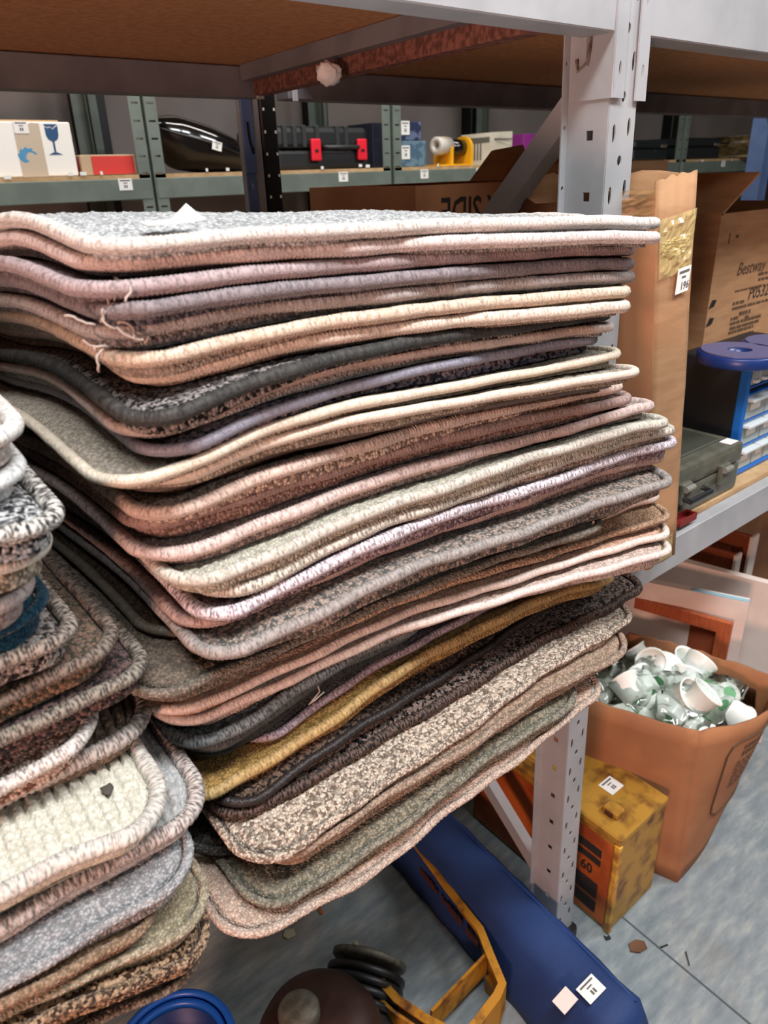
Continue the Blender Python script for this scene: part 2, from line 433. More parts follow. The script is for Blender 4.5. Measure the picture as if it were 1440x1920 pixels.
# ------------------------------------------------------------------ carpet mats
# (key, photo polyline of the bound front edge from the corner on, pile colours, edge colours, style, thickness, label)
S1 = [
('a', [(235,475),(280,474),(350,460),(500,446),(720,438),(870,444),(1020,442),(1170,440),(1247,449)], (150,153,155),(205,206,205),(200,186,176),(222,212,203),'wound','pale silver grey carpet mat topping the tall stack, two paper slips on it'),
('b', [(215,499),(270,499),(350,490),(500,480),(720,474),(870,472),(1020,467),(1170,460),(1250,473)], (140,134,132),(176,170,166),(206,182,176),(224,204,196),'wound','light grey carpet mat with pale pink edging, second from the top of the tall stack'),
('c', [(200,547),(250,547),(280,540),(350,527),(500,512),(720,500),(820,485),(970,485),(1120,476),(1200,480)], (98,88,92),(134,122,124),(158,136,138),(180,156,156),'wound','mauve grey carpet mat third from the top, just under the two pale top mats'),
('d', [(240,590),(300,580),(350,565),(500,540),(720,528),(820,512),(970,507),(1120,502),(1200,500)], (62,62,70),(104,104,110),(118,106,112),(146,132,134),'wound','dark slate carpet mat with grey edging above the frayed grey corner'),
('e', [(230,632),(280,617),(350,602),(500,570),(720,556),(820,540),(970,532),(1120,525),(1207,522)], (96,94,98),(146,142,142),(156,144,142),(186,174,168),'wound','mid grey carpet mat with a frayed loose-thread front corner'),
('f', [(270,684),(300,680),(400,650),(500,630),(720,588),(820,572),(920,565),(1020,555),(1120,540),(1170,538),(1200,552)], (150,138,128),(180,168,156),(196,166,140),(224,200,172),'wound','beige carpet mat with thick tan edging, directly below the frayed grey corner'),
('g', [(305,722),(350,706),(500,660),(720,620),(820,600),(920,592),(1020,580),(1120,560),(1160,560),(1200,577)], (140,124,112),(172,156,142),(206,180,160),(228,206,184),'wound','beige carpet mat with cream edging resting on the charcoal speckled one'),
('h', [(300,805),(330,795),(370,765),(430,730),(550,680),(720,645),(820,625),(920,612),(1020,597),(1120,582),(1160,579)], (20,20,22),(150,142,138),(38,38,38),(70,70,66),'wound','charcoal carpet mat with pale flecks and black corded edging'),
('i', [(285,828),(320,820),(350,800),(430,760),(500,725),(600,690),(720,668),(820,650),(920,635),(1020,620),(1100,602),(1145,596),(1172,598)], (150,150,150),(178,176,172),(182,160,150),(206,184,172),'fine','grey carpet mat with smooth pinkish edging right under the charcoal speckled one'),
('j', [(330,868),(360,862),(390,840),(430,800),(480,777),(550,762),(625,740),(720,710),(820,685),(920,662),(1020,642),(1095,627),(1140,625)], (30,34,48),(142,130,140),(122,122,142),(146,144,160),'fine','navy speckled carpet mat with smooth lavender grey edging'),
('k', [(240,916),(264,913),(299,895),(347,871),(417,840),(500,812),(600,775),(720,752),(820,735),(920,715),(1020,695),(1120,670),(1187,657)], (150,142,128),(186,176,160),(200,186,160),(224,206,182),'fine','plain oatmeal carpet mat whose wide corner sticks out to the left below the navy one'),
('l', [(318,912),(417,862),(560,805),(720,765),(820,755),(920,740),(1020,727),(1120,705),(1200,700),(1222,695)], (140,130,116),(176,166,150),(206,186,164),(226,206,186),'fine','oatmeal carpet mat with cream edging, its right end jutting out below the lavender edging'),
('m', [(302,921),(326,921),(382,899),(434,876),(500,850),(720,805),(820,780),(920,755),(1020,735),(1120,722),(1170,717)], (54,44,38),(96,80,68),(84,72,66),(112,96,88),'fine','dark brown carpet mat with glossy brown edging'),
('n', [(312,973),(347,961),(400,934),(500,882),(720,817),(800,793),(881,776),(962,760),(1042,744),(1123,728),(1179,718)], (130,112,102),(212,190,172),(196,164,150),(222,196,176),'wound','pinkish beige mat with dark flecks, directly under the dark brown one'),
('o', [(300,992),(394,954),(500,914),(667,872),(800,830),(960,790),(1100,765),(1195,745)], (120,96,88),(168,142,132),(150,118,108),(176,142,132),'wound','thin dusty rose carpet mat squeezed below the pink beige flecked one'),
('p', [(309,1047),(344,1047),(394,1027),(472,988),(589,949),(720,897),(800,873),(881,849),(962,833),(1042,817),(1123,787),(1183,764),(1240,762)], (124,110,106),(176,160,154),(190,160,152),(216,190,180),'wound','mauve taupe carpet mat with pink grey edging above the ivory green mat'),
('q', [(367,1097),(402,1093),(472,1058),(550,1027),(667,973),(720,950),(841,913),(962,869),(1082,829),(1163,805),(1244,793),(1268,795)], (166,162,146),(200,196,180),(178,168,152),(208,200,184),'wound','greenish ivory carpet mat halfway down the tall stack'),
('r', [(426,1117),(457,1115),(511,1086),(589,1047),(720,978),(841,942),(962,897),(1082,853),(1163,829),(1244,809),(1276,809)], (130,114,108),(186,170,158),(160,146,132),(208,200,180),'wound','thin cream and tan mottled mat just below the greenish ivory one'),
('s', [(418,1163),(449,1152),(511,1117),(589,1078),(667,1035),(720,1006),(841,962),(962,930),(1082,885),(1163,857),(1244,833),(1278,831)], (110,92,98),(178,160,166),(170,150,158),(222,212,222),'wound','carpet mat with thick lavender white edging'),
('t', [(387,1183),(418,1175),(511,1132),(720,1026),(841,990),(962,946),(1082,901),(1163,873),(1244,859),(1252,857)], (120,98,94),(168,146,140),(168,136,128),(198,168,158),'wound','thin rose grey mat tucked under the lavender white edging'),
('u', [(426,1240),(464,1218),(531,1183),(628,1132),(720,1083),(841,1046),(962,1006),(1082,962),(1163,934),(1235,909),(1270,901)], (86,86,82),(168,148,136),(136,128,122),(166,154,148),'wound','grey and pink heather carpet mat with a long straight left edge'),
('ub', [(322,1205),(360,1195),(520,1150),(1180,950)], (52,40,30),(88,70,52),(104,94,78),(128,116,98),'fine','dark brown mat poking out at the left behind the heather one'),
('uc', [(300,1315),(345,1296),(410,1250),(600,1190),(1150,985)], (96,86,76),(128,116,102),(120,112,100),(150,142,130),'fuzzy','grey brown mat whose loose corner shows left of the peach mats'),
('v', [(400,1262),(449,1240),(550,1190),(640,1140),(720,1105),(841,1062),(921,1046),(1002,1022),(1082,998),(1123,978),(1183,946),(1248,932)], (126,124,108),(188,170,154),(196,166,152),(222,196,184),'fine','shaggy sage grey mat with ragged pink edging below the heather one'),
('w', [(345,1303),(500,1235),(589,1202),(720,1127),(841,1095),(962,1050),(1082,1026),(1163,998),(1244,974),(1272,970)], (156,124,98),(202,168,134),(158,120,98),(190,150,124),'fuzzy','tan tufted mat with ragged right end above the white-edged mats'),
('x', [(330,1347),(472,1288),(589,1235),(720,1155),(841,1119),(962,1075),(1082,1050),(1203,1014),(1272,1000)], (196,150,124),(222,184,160),(206,178,164),(230,208,194),'fine','peach carpet mat with smooth whitish edging'),
('y', [(348,1367),(394,1354),(472,1307),(589,1253),(720,1183),(841,1143),(962,1107),(1082,1078),(1175,1054),(1231,1038),(1278,1036)], (186,160,148),(218,198,186),(206,180,168),(230,210,198),'fine','blush white mat, lowest of the pale ones, above the dark teal grey ones'),
('z', [(371,1404),(402,1398),(418,1393),(488,1346),(538,1298),(613,1248),(900,1128),(1160,1046)], (60,66,68),(104,110,110),(74,82,84),(116,122,122),'wound','teal grey mat with corded edging, uppermost of three dark ones at the left'),
('za', [(385,1412),(402,1407),(468,1370),(538,1318),(613,1258),(800,1172),(1150,1054)], (40,48,50),(76,84,84),(52,60,62),(86,94,94),'wound','dark slate green mat, middle of three dark ones at the left'),
('zb', [(400,1422),(453,1390),(508,1350),(578,1300),(638,1256),(800,1182),(1150,1060)], (20,24,26),(50,56,58),(24,28,30),(50,56,58),'wound','near black mat lying on the mustard one'),
('zc', [(490,1403),(518,1398),(578,1350),(668,1281),(720,1243),(788,1203),(881,1155),(945,1127),(1150,1064)], (108,90,100),(146,126,134),(124,106,118),(164,148,160),'fine','dusky purple carpet mat with lilac edging'),
('zd', [(388,1507),(461,1453),(521,1409),(602,1357),(720,1268),(800,1228),(881,1187),(962,1139),(1042,1103),(1160,1085)], (128,98,52),(168,134,78),(150,122,76),(184,156,106),'wound','mustard carpet mat with yellow tan edging'),
('ze', [(457,1522),(481,1510),(529,1477),(578,1429),(642,1381),(723,1336),(800,1296),(921,1220),(1002,1171),(1123,1087)], (32,28,26),(112,90,76),(32,27,26),(50,42,40),'fine','dark brown flecked mat with thin black piping'),
('zf', [(449,1544),(501,1518),(602,1457),(682,1421),(803,1361),(881,1264+24),(1002,1205),(1082,1160),(1163,1130),(1215,1101)], (8,7,8),(128,110,102),(16,12,12),(96,70,58),'wound','black carpet mat with fine pale flecks, rounded end at the right'),
('zg', [(501,1626),(533,1614),(602,1554),(682,1497),(763,1441),(921,1322),(1042,1242),(1123,1192),(1201,1157)], (112,98,86),(214,198,180),(150,118,96),(200,176,154),'fuzzy','twisted beige and brown speckled mat with a wide corner at lower left'),
('zh', [(540,1622),(602,1572),(700,1510),(763,1465),(900,1388),(1002,1315),(1082,1270),(1163,1231),(1195,1207)], (138,116,98),(176,152,132),(150,124,106),(182,158,140),'fuzzy','soft tan mat third from the bottom, below the twisted speckled one'),
('zi', [(398,1620),(450,1598),(560,1560),(1150,1240)], (52,50,47),(94,90,84),(56,54,50),(92,88,82),'fuzzy','dark grey shaggy mat corner showing between the two stacks near the bottom'),
('zj', [(515,1705),(545,1699),(650,1634),(763,1538),(900,1421),(1100,1302)], (104,100,86),(148,140,122),(110,108,96),(150,146,132),'fuzzy','sage green mat second from the bottom'),
('zk', [(470,1769),(497,1759),(602,1699),(723,1626),(803,1558),(900,1481),(941,1449),(1021,1385),(1102,1324),(1142,1288)], (176,152,136),(206,184,168),(184,158,142),(208,186,170),'fuzzy','pinkish beige mat at the very bottom, hanging over the shelf edge'),
]
S2 = [
('a', [(14,830),(0,834)], (186,176,168),(214,204,196),(206,198,190),(230,224,216),'wound','cream topmost mat of the left stack, only its corner in view'),
('b', [(20,906),(0,916)], (196,196,194),(222,222,220),(214,214,212),(236,236,234),'wound','white mat second from the top of the left stack'),
('c', [(96,1006),(83,1008),(35,1000),(0,996)], (30,32,38),(206,206,206),(52,44,40),(214,208,198),'wound','salt and pepper carpet mat with black and white striped edging'),
('d', [(75,1058),(69,1058),(35,1057),(0,1052)], (110,98,82),(198,186,166),(204,192,176),(226,216,202),'fine','cream edged mat directly under the salt and pepper one'),
('e', [(35,1128),(17,1135),(0,1138)], (136,120,118),(168,152,148),(156,140,138),(188,172,166),'wound','mauve mat with a short rounded corner above the teal one'),
('f', [(66,1158),(35,1170),(0,1184)], (4,44,66),(14,66,86),(6,48,70),(16,70,90),'fuzzy','deep teal carpet mat'),
('g', [(120,1205),(111,1211),(52,1229),(0,1243)], (44,40,40),(168,158,152),(92,80,72),(176,158,142),'wound','grey brown speckled mat directly under the teal one'),
('h', [(205,1220),(194,1225),(104,1267),(0,1322)], (76,74,60),(146,118,100),(88,76,66),(140,120,104),'wound','mottled olive and brown carpet mat in the left stack'),
('i', [(262,1272),(250,1277),(174,1305),(104,1333),(0,1391)], (46,44,46),(122,96,92),(88,78,70),(146,134,118),'wound','dark mottled mat with pale twisted edging, above the ribbed ones'),
('j', [(165,1382),(153,1391),(87,1433),(0,1485)], (112,82,68),(204,182,168),(180,166,158),(214,204,196),'wound','pink and brown tufted mat with whitish cord edging'),
('k', [(265,1376),(257,1381),(174,1408),(80,1462),(0,1510)], (104,90,80),(142,128,116),(146,134,126),(186,178,170),'rib','taupe ribbed mat in the left stack'),
('l', [(296,1549),(278,1558),(174,1592),(69,1645),(0,1680)], (188,184,168),(212,208,194),(188,178,166),(210,202,190),'rib','chunky ribbed white carpet mat with a dark blemish'),
('m', [(370,1540),(361,1547),(312,1572),(174,1640),(0,1737)], (150,152,152),(178,178,176),(146,130,122),(192,180,172),'rib','grey ribbed mat directly under the ribbed white one'),
('n', [(358,1652),(347,1662),(243,1714),(139,1777),(0,1849)], (134,134,136),(172,172,173),(150,149,150),(184,182,183),'fuzzy','soft light grey mat in the left stack'),
('o', [(290,1752),(278,1759),(174,1795),(0,1880)], (122,96,72),(158,130,104),(140,112,86),(170,142,116),'fuzzy','thin tan mat just below the soft light grey one'),
('p', [(388,1730),(375,1738),(278,1777),(174,1825),(69,1870),(0,1905)], (146,136,110),(182,170,144),(150,130,108),(188,168,144),'fuzzy','sandy beige mat with a broad rounded corner in the left stack'),
('q', [(388,1794),(375,1801),(243,1843),(104,1902),(0,1950)], (58,40,28),(182,150,118),(90,66,50),(160,130,106),'fuzzy','dark brown and gold speckled mat near the bottom of the left stack'),
('r', [(375,1828),(365,1836),(278,1870),(170,1925),(0,2010)], (84,68,54),(140,118,98),(96,78,66),(150,126,110),'fuzzy','grey brown mat at the bottom of the left stack'),
]

def solve_corner(polys, idx, y0, lam, sig, z_end):
    """pick the depth of every corner so that the stack heights run evenly (least squares)"""
    n = len(polys); z0 = []; k = []
    for p in polys:
        c = p[idx]
        za = at(c[0], c[1], 1, y0)[2]; zb = at(c[0], c[1], 1, y0 + .02)[2]
        z0.append(za); k.append((zb - za) / .02)
    rows = []; rhs = []
    for i in range(n):
        r = np.zeros(n); r[i] = 1 / sig; rows.append(r); rhs.append(0)
    for i in range(1, n - 1):
        r = np.zeros(n); r[i - 1] = k[i - 1]; r[i] = -2 * k[i]; r[i + 1] = k[i + 1]
        rows.append(r / lam); rhs.append(-(z0[i - 1] - 2 * z0[i] + z0[i + 1]) / lam)
    for i in range(n):
        f = i / (n - 1); zt = z0[0] + (z_end - z0[0]) * f
        sz = .05 if f < .3 else .05 - .044 * min(1, (f - .3) / .35)
        r = np.zeros(n); r[i] = k[i] / sz; rows.append(r); rhs.append((zt - z0[i]) / sz)
    dy = np.linalg.lstsq(np.array(rows), np.array(rhs), rcond=None)[0]
    return [y0 + float(d) for d in dy]

def build_stack(S, side, group, y_near, y_far, x_lo, x_hi, z_in_top, z_in_bot, depth, width=None, far_px=True, dense_t=0.075, name='carpet_mat'):
    """side=+1: seen corner at the left, mats run to +x.  side=-1: seen corner at the right, mats run to -x."""
    n = len(S)
    polys = [s[1] for s in S]
    yc = solve_corner(polys, 0, y_near, 0.006, 0.03, SH - .012)
    C0 = [at(p[0][0], p[0][1], 1, y) for p, y in zip(polys, yc)]
    if far_px:
        yr = solve_corner(polys, -1, y_far, 0.006, 0.03, SH - .002)
        C1 = [at(p[-1][0], p[-1][1], 1, y) for p, y in zip(polys, yr)]
    else:
        C1 = [Vector((c.x - side * -1 * width if side > 0 else c.x - width, c.y + 0.01, c.z)) for c in C0]
    gx = np.arange(x_lo, x_hi + 1e-6, 0.015); gy = np.arange(0.26, 1.16, 0.02)
    X, Y = np.meshgrid(gx, gy)
    Z = np.zeros((n,) + X.shape)
    fr = []
    for i in range(n):
        a, b = C0[i], C1[i]
        pts = []
        for (px, py) in polys[i]:
            d = at(px, py, 1, 1.0) - Vector((0, 0, CAM_H))
            # intersect with the vertical plane through a and b
            nx, ny = -(b.y - a.y), (b.x - a.x)
            t = (nx * a.x + ny * a.y) / (nx * d.x + ny * d.y)
            pts.append((d.x * t, CAM_H + d.z * t))
        pts.sort()
        xs = np.array([q[0] for q in pts]); zs = np.array([q[1] for q in pts])
        if not far_px:   # level out beyond the frame
            zt = z_in_top + (z_in_bot - z_in_top) * i / (n - 1)
            xs = np.concatenate([[xs[0] - .35], xs]); zs = np.concatenate([[0.5 * zs[0] + .5 * zt], zs])
        f = np.interp(gx, xs, zs)
        ker = np.array([1, 2, 3, 2, 1]) / 9.0
        f = np.convolve(np.pad(f, 2, mode='edge'), ker, 'valid')
        fr.append(f)
    F = np.array(fr)
    for i in range(n):
        zt = z_in_top + (z_in_bot - z_in_top) * i / (n - 1)
        yf = np.interp(gx, [min(C0[i].x, C1[i].x), max(C0[i].x, C1[i].x)], [C0[i].y, C1[i].y] if C0[i].x < C1[i].x else [C1[i].y, C0[i].y])
        f_ = 1 - i / (n - 1)
        u = np.clip((Y - yf[None, :]) / (0.14 if far_px else .17), 0, 1)
        if far_px:
            dyy = Y - yf[None, :]
            lf = np.clip(1 - (X - .17) / .32, 0, 1)
            zt = zt + f_ * (.012 * lf * np.exp(-((dyy - .13) / .13) ** 2) - .020 * np.clip((X - .45) / .3, 0, 1.2) - .03 * np.clip(dyy - .30, 0, 1) * lf)
        s = np.sin(u * math.pi / 2) ** 1.2
        hump = 0.006 * np.sin(np.clip((Y - yf[None, :]) / 0.3, 0, 1) * math.pi)
        Z[i] = F[i][None, :] * (1 - s) + zt * s + hump
        wx = 0.0025 * np.sin(X * 21 + i * 1.7) * np.sin(Y * 17 + i * .9)
        Z[i] += wx * s
    gap = 0.0118
    WF = {'z': .46, 'za': .44, 'zb': .42}
    G = []
    for i in range(n):
        g_ = np.full(X.shape, gap)
        if side > 0 and S[i][0] in WF:
            xe = C0[i].x + (C1[i].x - C0[i].x) * WF[S[i][0]]
            g_ = gap * (.80 - .74 / (1 + np.exp(-(X - xe) / .02)))
        G.append(g_)
    for it in range(140):
        for i in range(n - 1):
            g = Z[i] - Z[i + 1]; d = np.clip(G[i] - g, 0, None)
            Z[i] += d * .5; Z[i + 1] -= d * .5
        bot = np.where(Y > YF - 0.01, SH + 0.008, -1)
        Z[n - 1] = np.maximum(Z[n - 1], bot)
        if it % 20 == 10:
            for i in range(n):
                P_ = np.pad(Z[i], 1, mode='edge')
                Z[i] = .6 * Z[i] + .1 * (P_[1:-1, :-2] + P_[1:-1, 2:] + P_[:-2, 1:-1] + P_[2:, 1:-1])
    for i in range(n - 2, -1, -1):
        Z[i] = np.maximum(Z[i], Z[i + 1] + G[i] * .93)
    if side > 0:
        for i in range(n):
            if S[i][0] in WF: C1[i] = C0[i] + (C1[i] - C0[i]) * WF[S[i][0]]

    def zat(i, x, y):
        fx = np.clip((x - gx[0]) / .015, 0, len(gx) - 1.001); fy = np.clip((y - gy[0]) / .02, 0, len(gy) - 1.001)
        ix = fx.astype(int); iy = fy.astype(int); ax = fx - ix; ay = fy - iy
        q = Z[i]
        return (q[iy, ix] * (1 - ax) + q[iy, ix + 1] * ax) * (1 - ay) + (q[iy + 1, ix] * (1 - ax) + q[iy + 1, ix + 1] * ax) * ay

    for i in range(n):
        key, poly, c1, c2, e1, e2, style, label = S[i]
        if key != 'zd': e1 = calm(e1, .27); e2 = calm(e2, .27)
        A = np.array([C0[i].x, C0[i].y]); B = np.array([C1[i].x, C1[i].y])
        U = B - A; U /= np.linalg.norm(U)
        V = np.array([-.035, 1.0]) if side > 0 else np.array([-U[1], U[0]]) * side
        rad = {'wound': 0.030, 'fine': 0.034, 'fuzzy': 0.036, 'rib': 0.042}[style]
        A = A - U * rad * 0.35
        Wd = float(np.linalg.norm(B - A)); D = depth + 0.012 * math.sin(i * 2.3)
        loc = Vector((float(A[0] + U[0] * Wd / 2 + V[0] * D / 2), float(A[1] + U[1] * Wd / 2 + V[1] * D / 2), 0))
        loc.z = float(zat(i, np.array([loc.x]), np.array([loc.y]))[0]) - .006
        root = thing(name, label, 'carpet mat', loc, group)
        L = np.array([loc.x, loc.y, loc.z])
        fine_s = 0.0035 if style != 'rib' else .0021
        dt = dense_t if style != 'rib' else 0.20
        sl = list(np.arange(0, .07, fine_s)) + list(np.arange(.07, Wd - .03, .0021 if style == 'rib' else 0.0048 if i else .0040)) + list(np.linspace(Wd - .028, Wd, 8))
        tl = list(np.arange(0, dt, .0024 if style == 'rib' else fine_s)) + list(np.arange(dt, D - .012, 0.012 if i else .006)) + [D]
        e = 0.0045
        s_ = np.array(sl); t_ = np.array(tl)
        Sg, Tg = np.meshgrid(s_, t_)
        def squircle(Sg, Tg, W, Dp, r):
            Sa, Ta = Sg.copy(), Tg.copy()
            for cs, ct in ((0, 0), (1, 0), (0, 1), (1, 1)):
                a = (r - Sg) / r if cs == 0 else (Sg - (W - r)) / r
                b = (r - Tg) / r if ct == 0 else (Tg - (Dp - r)) / r
                mk = (a > 0) & (b > 0)
                a2 = a * np.sqrt(np.clip(1 - b * b / 2, 0, 1)); b2 = b * np.sqrt(np.clip(1 - a * a / 2, 0, 1))
                Sa[mk] = (r - r * a2)[mk] if cs == 0 else (W - r + r * a2)[mk]
                Ta[mk] = (r - r * b2)[mk] if ct == 0 else (Dp - r + r * b2)[mk]
            return Sa, Ta
        # uneven cut of the fuzzy mats
        Sq, Tq = squircle(Sg, Tg, Wd, D, rad)
        shrink = 1 - 2 * e / Wd; shr2 = 1 - 2 * e / D
        Sq = (Sq - Wd / 2) * shrink + Wd / 2; Tq = (Tq - D / 2) * shr2 + D / 2
        wob = 0.0016 * np.sin(Sg * 31 + i) + 0.001 * np.sin(Sg * 83 + i * 3)
        Tq = Tq + wob * np.clip(1 - Tg / .1, 0, 1)
        xw = A[0] + U[0] * Sq + V[0] * Tq; yw = A[1] + U[1] * Sq + V[1] * Tq
        zc = zat(i, xw, yw)
        edge = np.minimum(np.minimum(Sg, Wd - Sg), np.minimum(Tg, D - Tg))
        top = 0.0035 if style != 'fuzzy' else 0.0045
        round_in = np.clip(edge / 0.010, 0, 1)
        if style in ('wound', 'fine'):   # stitched groove next to the edging
            lift = top * np.sin(round_in * math.pi / 2) - 0.0012
        else:
            lift = top * np.sqrt(np.clip(1 - (1 - round_in) ** 2, 0, 1))
        jit = rng.normal(0, 0.00055 if style in ('wound', 'fine') else 0.0008, zc.shape)
        zz = zc + lift + jit
        if style == 'rib':
            rib = np.clip(np.abs(np.sin(math.pi * Sg / .0105)) * 1.5, 0, 1); loop = np.abs(np.sin(math.pi * (Tg / .009 + np.floor(Sg / .0105) * .5))) ** .5
            zz += (0.0062 * rib * (0.6 + 0.4 * loop)) * np.clip(edge / .008, 0, 1) - .003
        ny_, nx_ = Sg.shape
        vt = np.stack([xw - L[0], yw - L[1], zz - L[2]], -1).reshape(-1, 3)
        idx = np.arange(ny_ * nx_).reshape(ny_, nx_)
        q = np.stack([idx[:-1, :-1], idx[:-1, 1:], idx[1:, 1:], idx[1:, :-1]], -1).reshape(-1, 4)
        # skirt down to the mat below
        ring = np.concatenate([idx[0, :], idx[1:, -1], idx[-1, -2::-1], idx[-2:0:-1, 0]])
        base = vt[ring].copy()
        xr = base[:, 0] + L[0]; yr_ = base[:, 1] + L[1]
        if i < n - 1:
            below = zat(i + 1, xr, yr_) + .0042
        else:
            below = zat(i, xr, yr_) - .010
        mid = zat(i, xr, yr_)
        zb = np.maximum(np.minimum(mid - .003, below), mid - .018)
        base[:, 2] = zb - L[2]
        nb = len(ring); o1 = len(vt)
        vt = np.concatenate([vt, base])
        r2 = o1 + np.arange(nb)
        sk = np.stack([ring, r2, np.roll(r2, -1), np.roll(ring, -1)], -1)
        # coarse underside
        bs = np.linspace(0, 1, 12); bt = np.linspace(0, 1, 10)
        Sb, Tb = np.meshgrid(bs * Wd, bt * D); Sb, Tb = squircle(Sb, Tb, Wd, D, rad)
        Sb = (Sb - Wd / 2) * shrink + Wd / 2; Tb = (Tb - D / 2) * shr2 + D / 2
        xb = A[0] + U[0] * Sb + V[0] * Tb; yb = A[1] + U[1] * Sb + V[1] * Tb
        zbk = zat(i, xb, yb) - .0048
        if i < n - 1: zbk = np.minimum(zbk, np.maximum(zat(i + 1, xb, yb) + .0045, zat(i, xb, yb) - .018))
        vb = np.stack([xb - L[0], yb - L[1], zbk - L[2]], -1).reshape(-1, 3)
        ib = len(vt) + np.arange(120).reshape(10, 12)
        qb = np.stack([ib[:-1, :-1], ib[1:, :-1], ib[1:, 1:], ib[:-1, 1:]], -1).reshape(-1, 4)
        vt = np.concatenate([vt, vb])
        faces = np.concatenate([q, sk, qb])
        if side < 0: faces = faces[:, ::-1]
        me = bpy.data.meshes.new('pile_surface')
        me.from_pydata(vt.tolist(), [], faces.tolist())
        for p in me.polygons: p.use_smooth = True
        ct = {'wound': .16, 'fine': .18, 'fuzzy': .18, 'rib': .2}[style]
        if key == 'h': ct = .14
        if key == 'zg': ct = .30
        me.materials.append(pile_mat('pile_%s%d' % (key, side), c1, c2, scale=380 if (sum(c2) - sum(c1)) > 150 else 430, contrast=ct, tuft=.35 if style == 'rib' else 1.0))
        link(bpy.data.objects.new('pile_surface', me), root)
        # ---------------- the bound edge
        rb = {'wound': .0055, 'fine': .0045, 'fuzzy': .0040, 'rib': .0066}[style]
        pitch = {'wound': .0030, 'fine': .0020, 'fuzzy': .0046, 'rib': .0055}[style]
        amp = {'wound': .075, 'fine': .03, 'fuzzy': .06, 'rib': .11}[style]
        step = pitch / 3.4
        # outline: start mid back, run down the seen side, along the front, up the far side
        segs = []
        def line(p, q_, st):
            m = max(2, int(np.hypot(q_[0] - p[0], q_[1] - p[1]) / st)); return [(p[0] + (q_[0] - p[0]) * k / m, p[1] + (q_[1] - p[1]) * k / m) for k in range(m)]
        def arc(c, a0, a1, st):
            m = max(4, int(rad * abs(a1 - a0) / st)); return [(c[0] + rad * math.cos(a0 + (a1 - a0) * k / m), c[1] + rad * math.sin(a0 + (a1 - a0) * k / m)) for k in range(m)]
        segs += line((Wd / 2, D), (rad, D), .02) + arc((rad, D - rad), math.pi / 2, math.pi, .006)
        segs += line((0, D - rad), (0, .24), .010) + line((0, .24), (0, rad), step) + arc((rad, rad), math.pi, 1.5 * math.pi, step)
        segs += line((rad, 0), (Wd - rad, 0), step) + arc((Wd - rad, rad), 1.5 * math.pi, 2 * math.pi, step)
        segs += line((Wd, rad), (Wd, D - rad), .010) + arc((Wd - rad, D - rad), 0, math.pi / 2, .006) + line((Wd - rad, D), (Wd / 2, D), .02)
        st = np.array(segs)
        wob = (0.0016 * np.sin(st[:, 0] * 31 + i) + 0.001 * np.sin(st[:, 0] * 83 + i * 3)) * np.clip(1 - st[:, 1] / .1, 0, 1)
        st[:, 1] += wob
        cx = A[0] + U[0] * st[:, 0] + V[0] * st[:, 1]; cy = A[1] + U[1] * st[:, 0] + V[1] * st[:, 1]
        cz = zat(i, cx, cy) + .0006
        c3 = np.stack([cx, cy, cz], -1)
        tg = np.roll(c3, -1, 0) - np.roll(c3, 1, 0); tg /= np.linalg.norm(tg, axis=1)[:, None] + 1e-9
        ln = np.concatenate([[0], np.cumsum(np.linalg.norm(np.diff(c3, axis=0), axis=1))])
        outw = np.stack([tg[:, 1], -tg[:, 0], np.zeros(len(tg))], -1) * side
        outw /= np.linalg.norm(outw, axis=1)[:, None] + 1e-9
        upv = np.cross(tg, outw) * -side
        upv *= np.sign(upv[:, 2:3] + 1e-9)
        NS = 9; vv = []; uvs = []
        lown = np.interp(ln, np.arange(0, ln[-1] + .012, .012), 1 + rng.normal(0, .035, int((ln[-1] + .024) / .012) + 1)[:len(np.arange(0, ln[-1] + .012, .012))])
        for kk in range(NS):
            a = 2 * math.pi * kk / NS
            ph = ln / pitch + 0.35 * math.sin(a)
            rg = 1 + amp * (np.abs(np.sin(math.pi * ph)) * 2 - 1)
            rr = rb * lown * rg
            if style == 'fuzzy': rr = rr * (1 + rng.normal(0, .06, len(rr)))
            vv.append(c3 + outw * (rr * math.cos(a))[:, None] + upv * (rr * math.sin(a) * .95)[:, None])
            uvs.append(np.stack([ln, np.full_like(ln, kk / NS)], -1))
        m = len(c3)
        vv = np.stack(vv, 1).reshape(-1, 3) - L
        uu = np.stack(uvs, 1).reshape(-1, 2)
        id2 = np.arange(m * NS).reshape(m, NS)
        a_ = id2; b_ = np.roll(id2, -1, 0); fa = np.stack([a_, b_, np.roll(b_, -1, 1), np.roll(a_, -1, 1)], -1).reshape(-1, 4)
        if side < 0: fa = fa[:, ::-1]
        me = bpy.data.meshes.new('binding')
        me.from_pydata(vv.tolist(), [], fa.tolist())
        uvl = me.uv_layers.new(name='UVMap')
        flat = uu[fa.reshape(-1)].astype(np.float32)
        uvl.data.foreach_set('uv', flat.reshape(-1))
        for p in me.polygons: p.use_smooth = True
        if style == 'fuzzy':
            bmt = pile_mat('edge_%s%d' % (key, side), tuple((a * 2 + b) / 3 for a, b in zip(c1, e1)), tuple((a * 2 + b) / 3 for a, b in zip(c2, e2)), scale=430, contrast=.18)
        else:
            strong = (sum(e2) - sum(e1)) > 110
            bmt = thread_mat('edge_%s%d' % (key, side), e1, e2, contrast=.10 if strong else .2, vscale=520 if strong else 200, gloss=.45 if style == 'fine' else .65, groove=.30 if style == 'fine' else .52)
        me.materials.append(bmt)
        link(bpy.data.objects.new('binding', me), root)
    return C0, C1, zat, yc

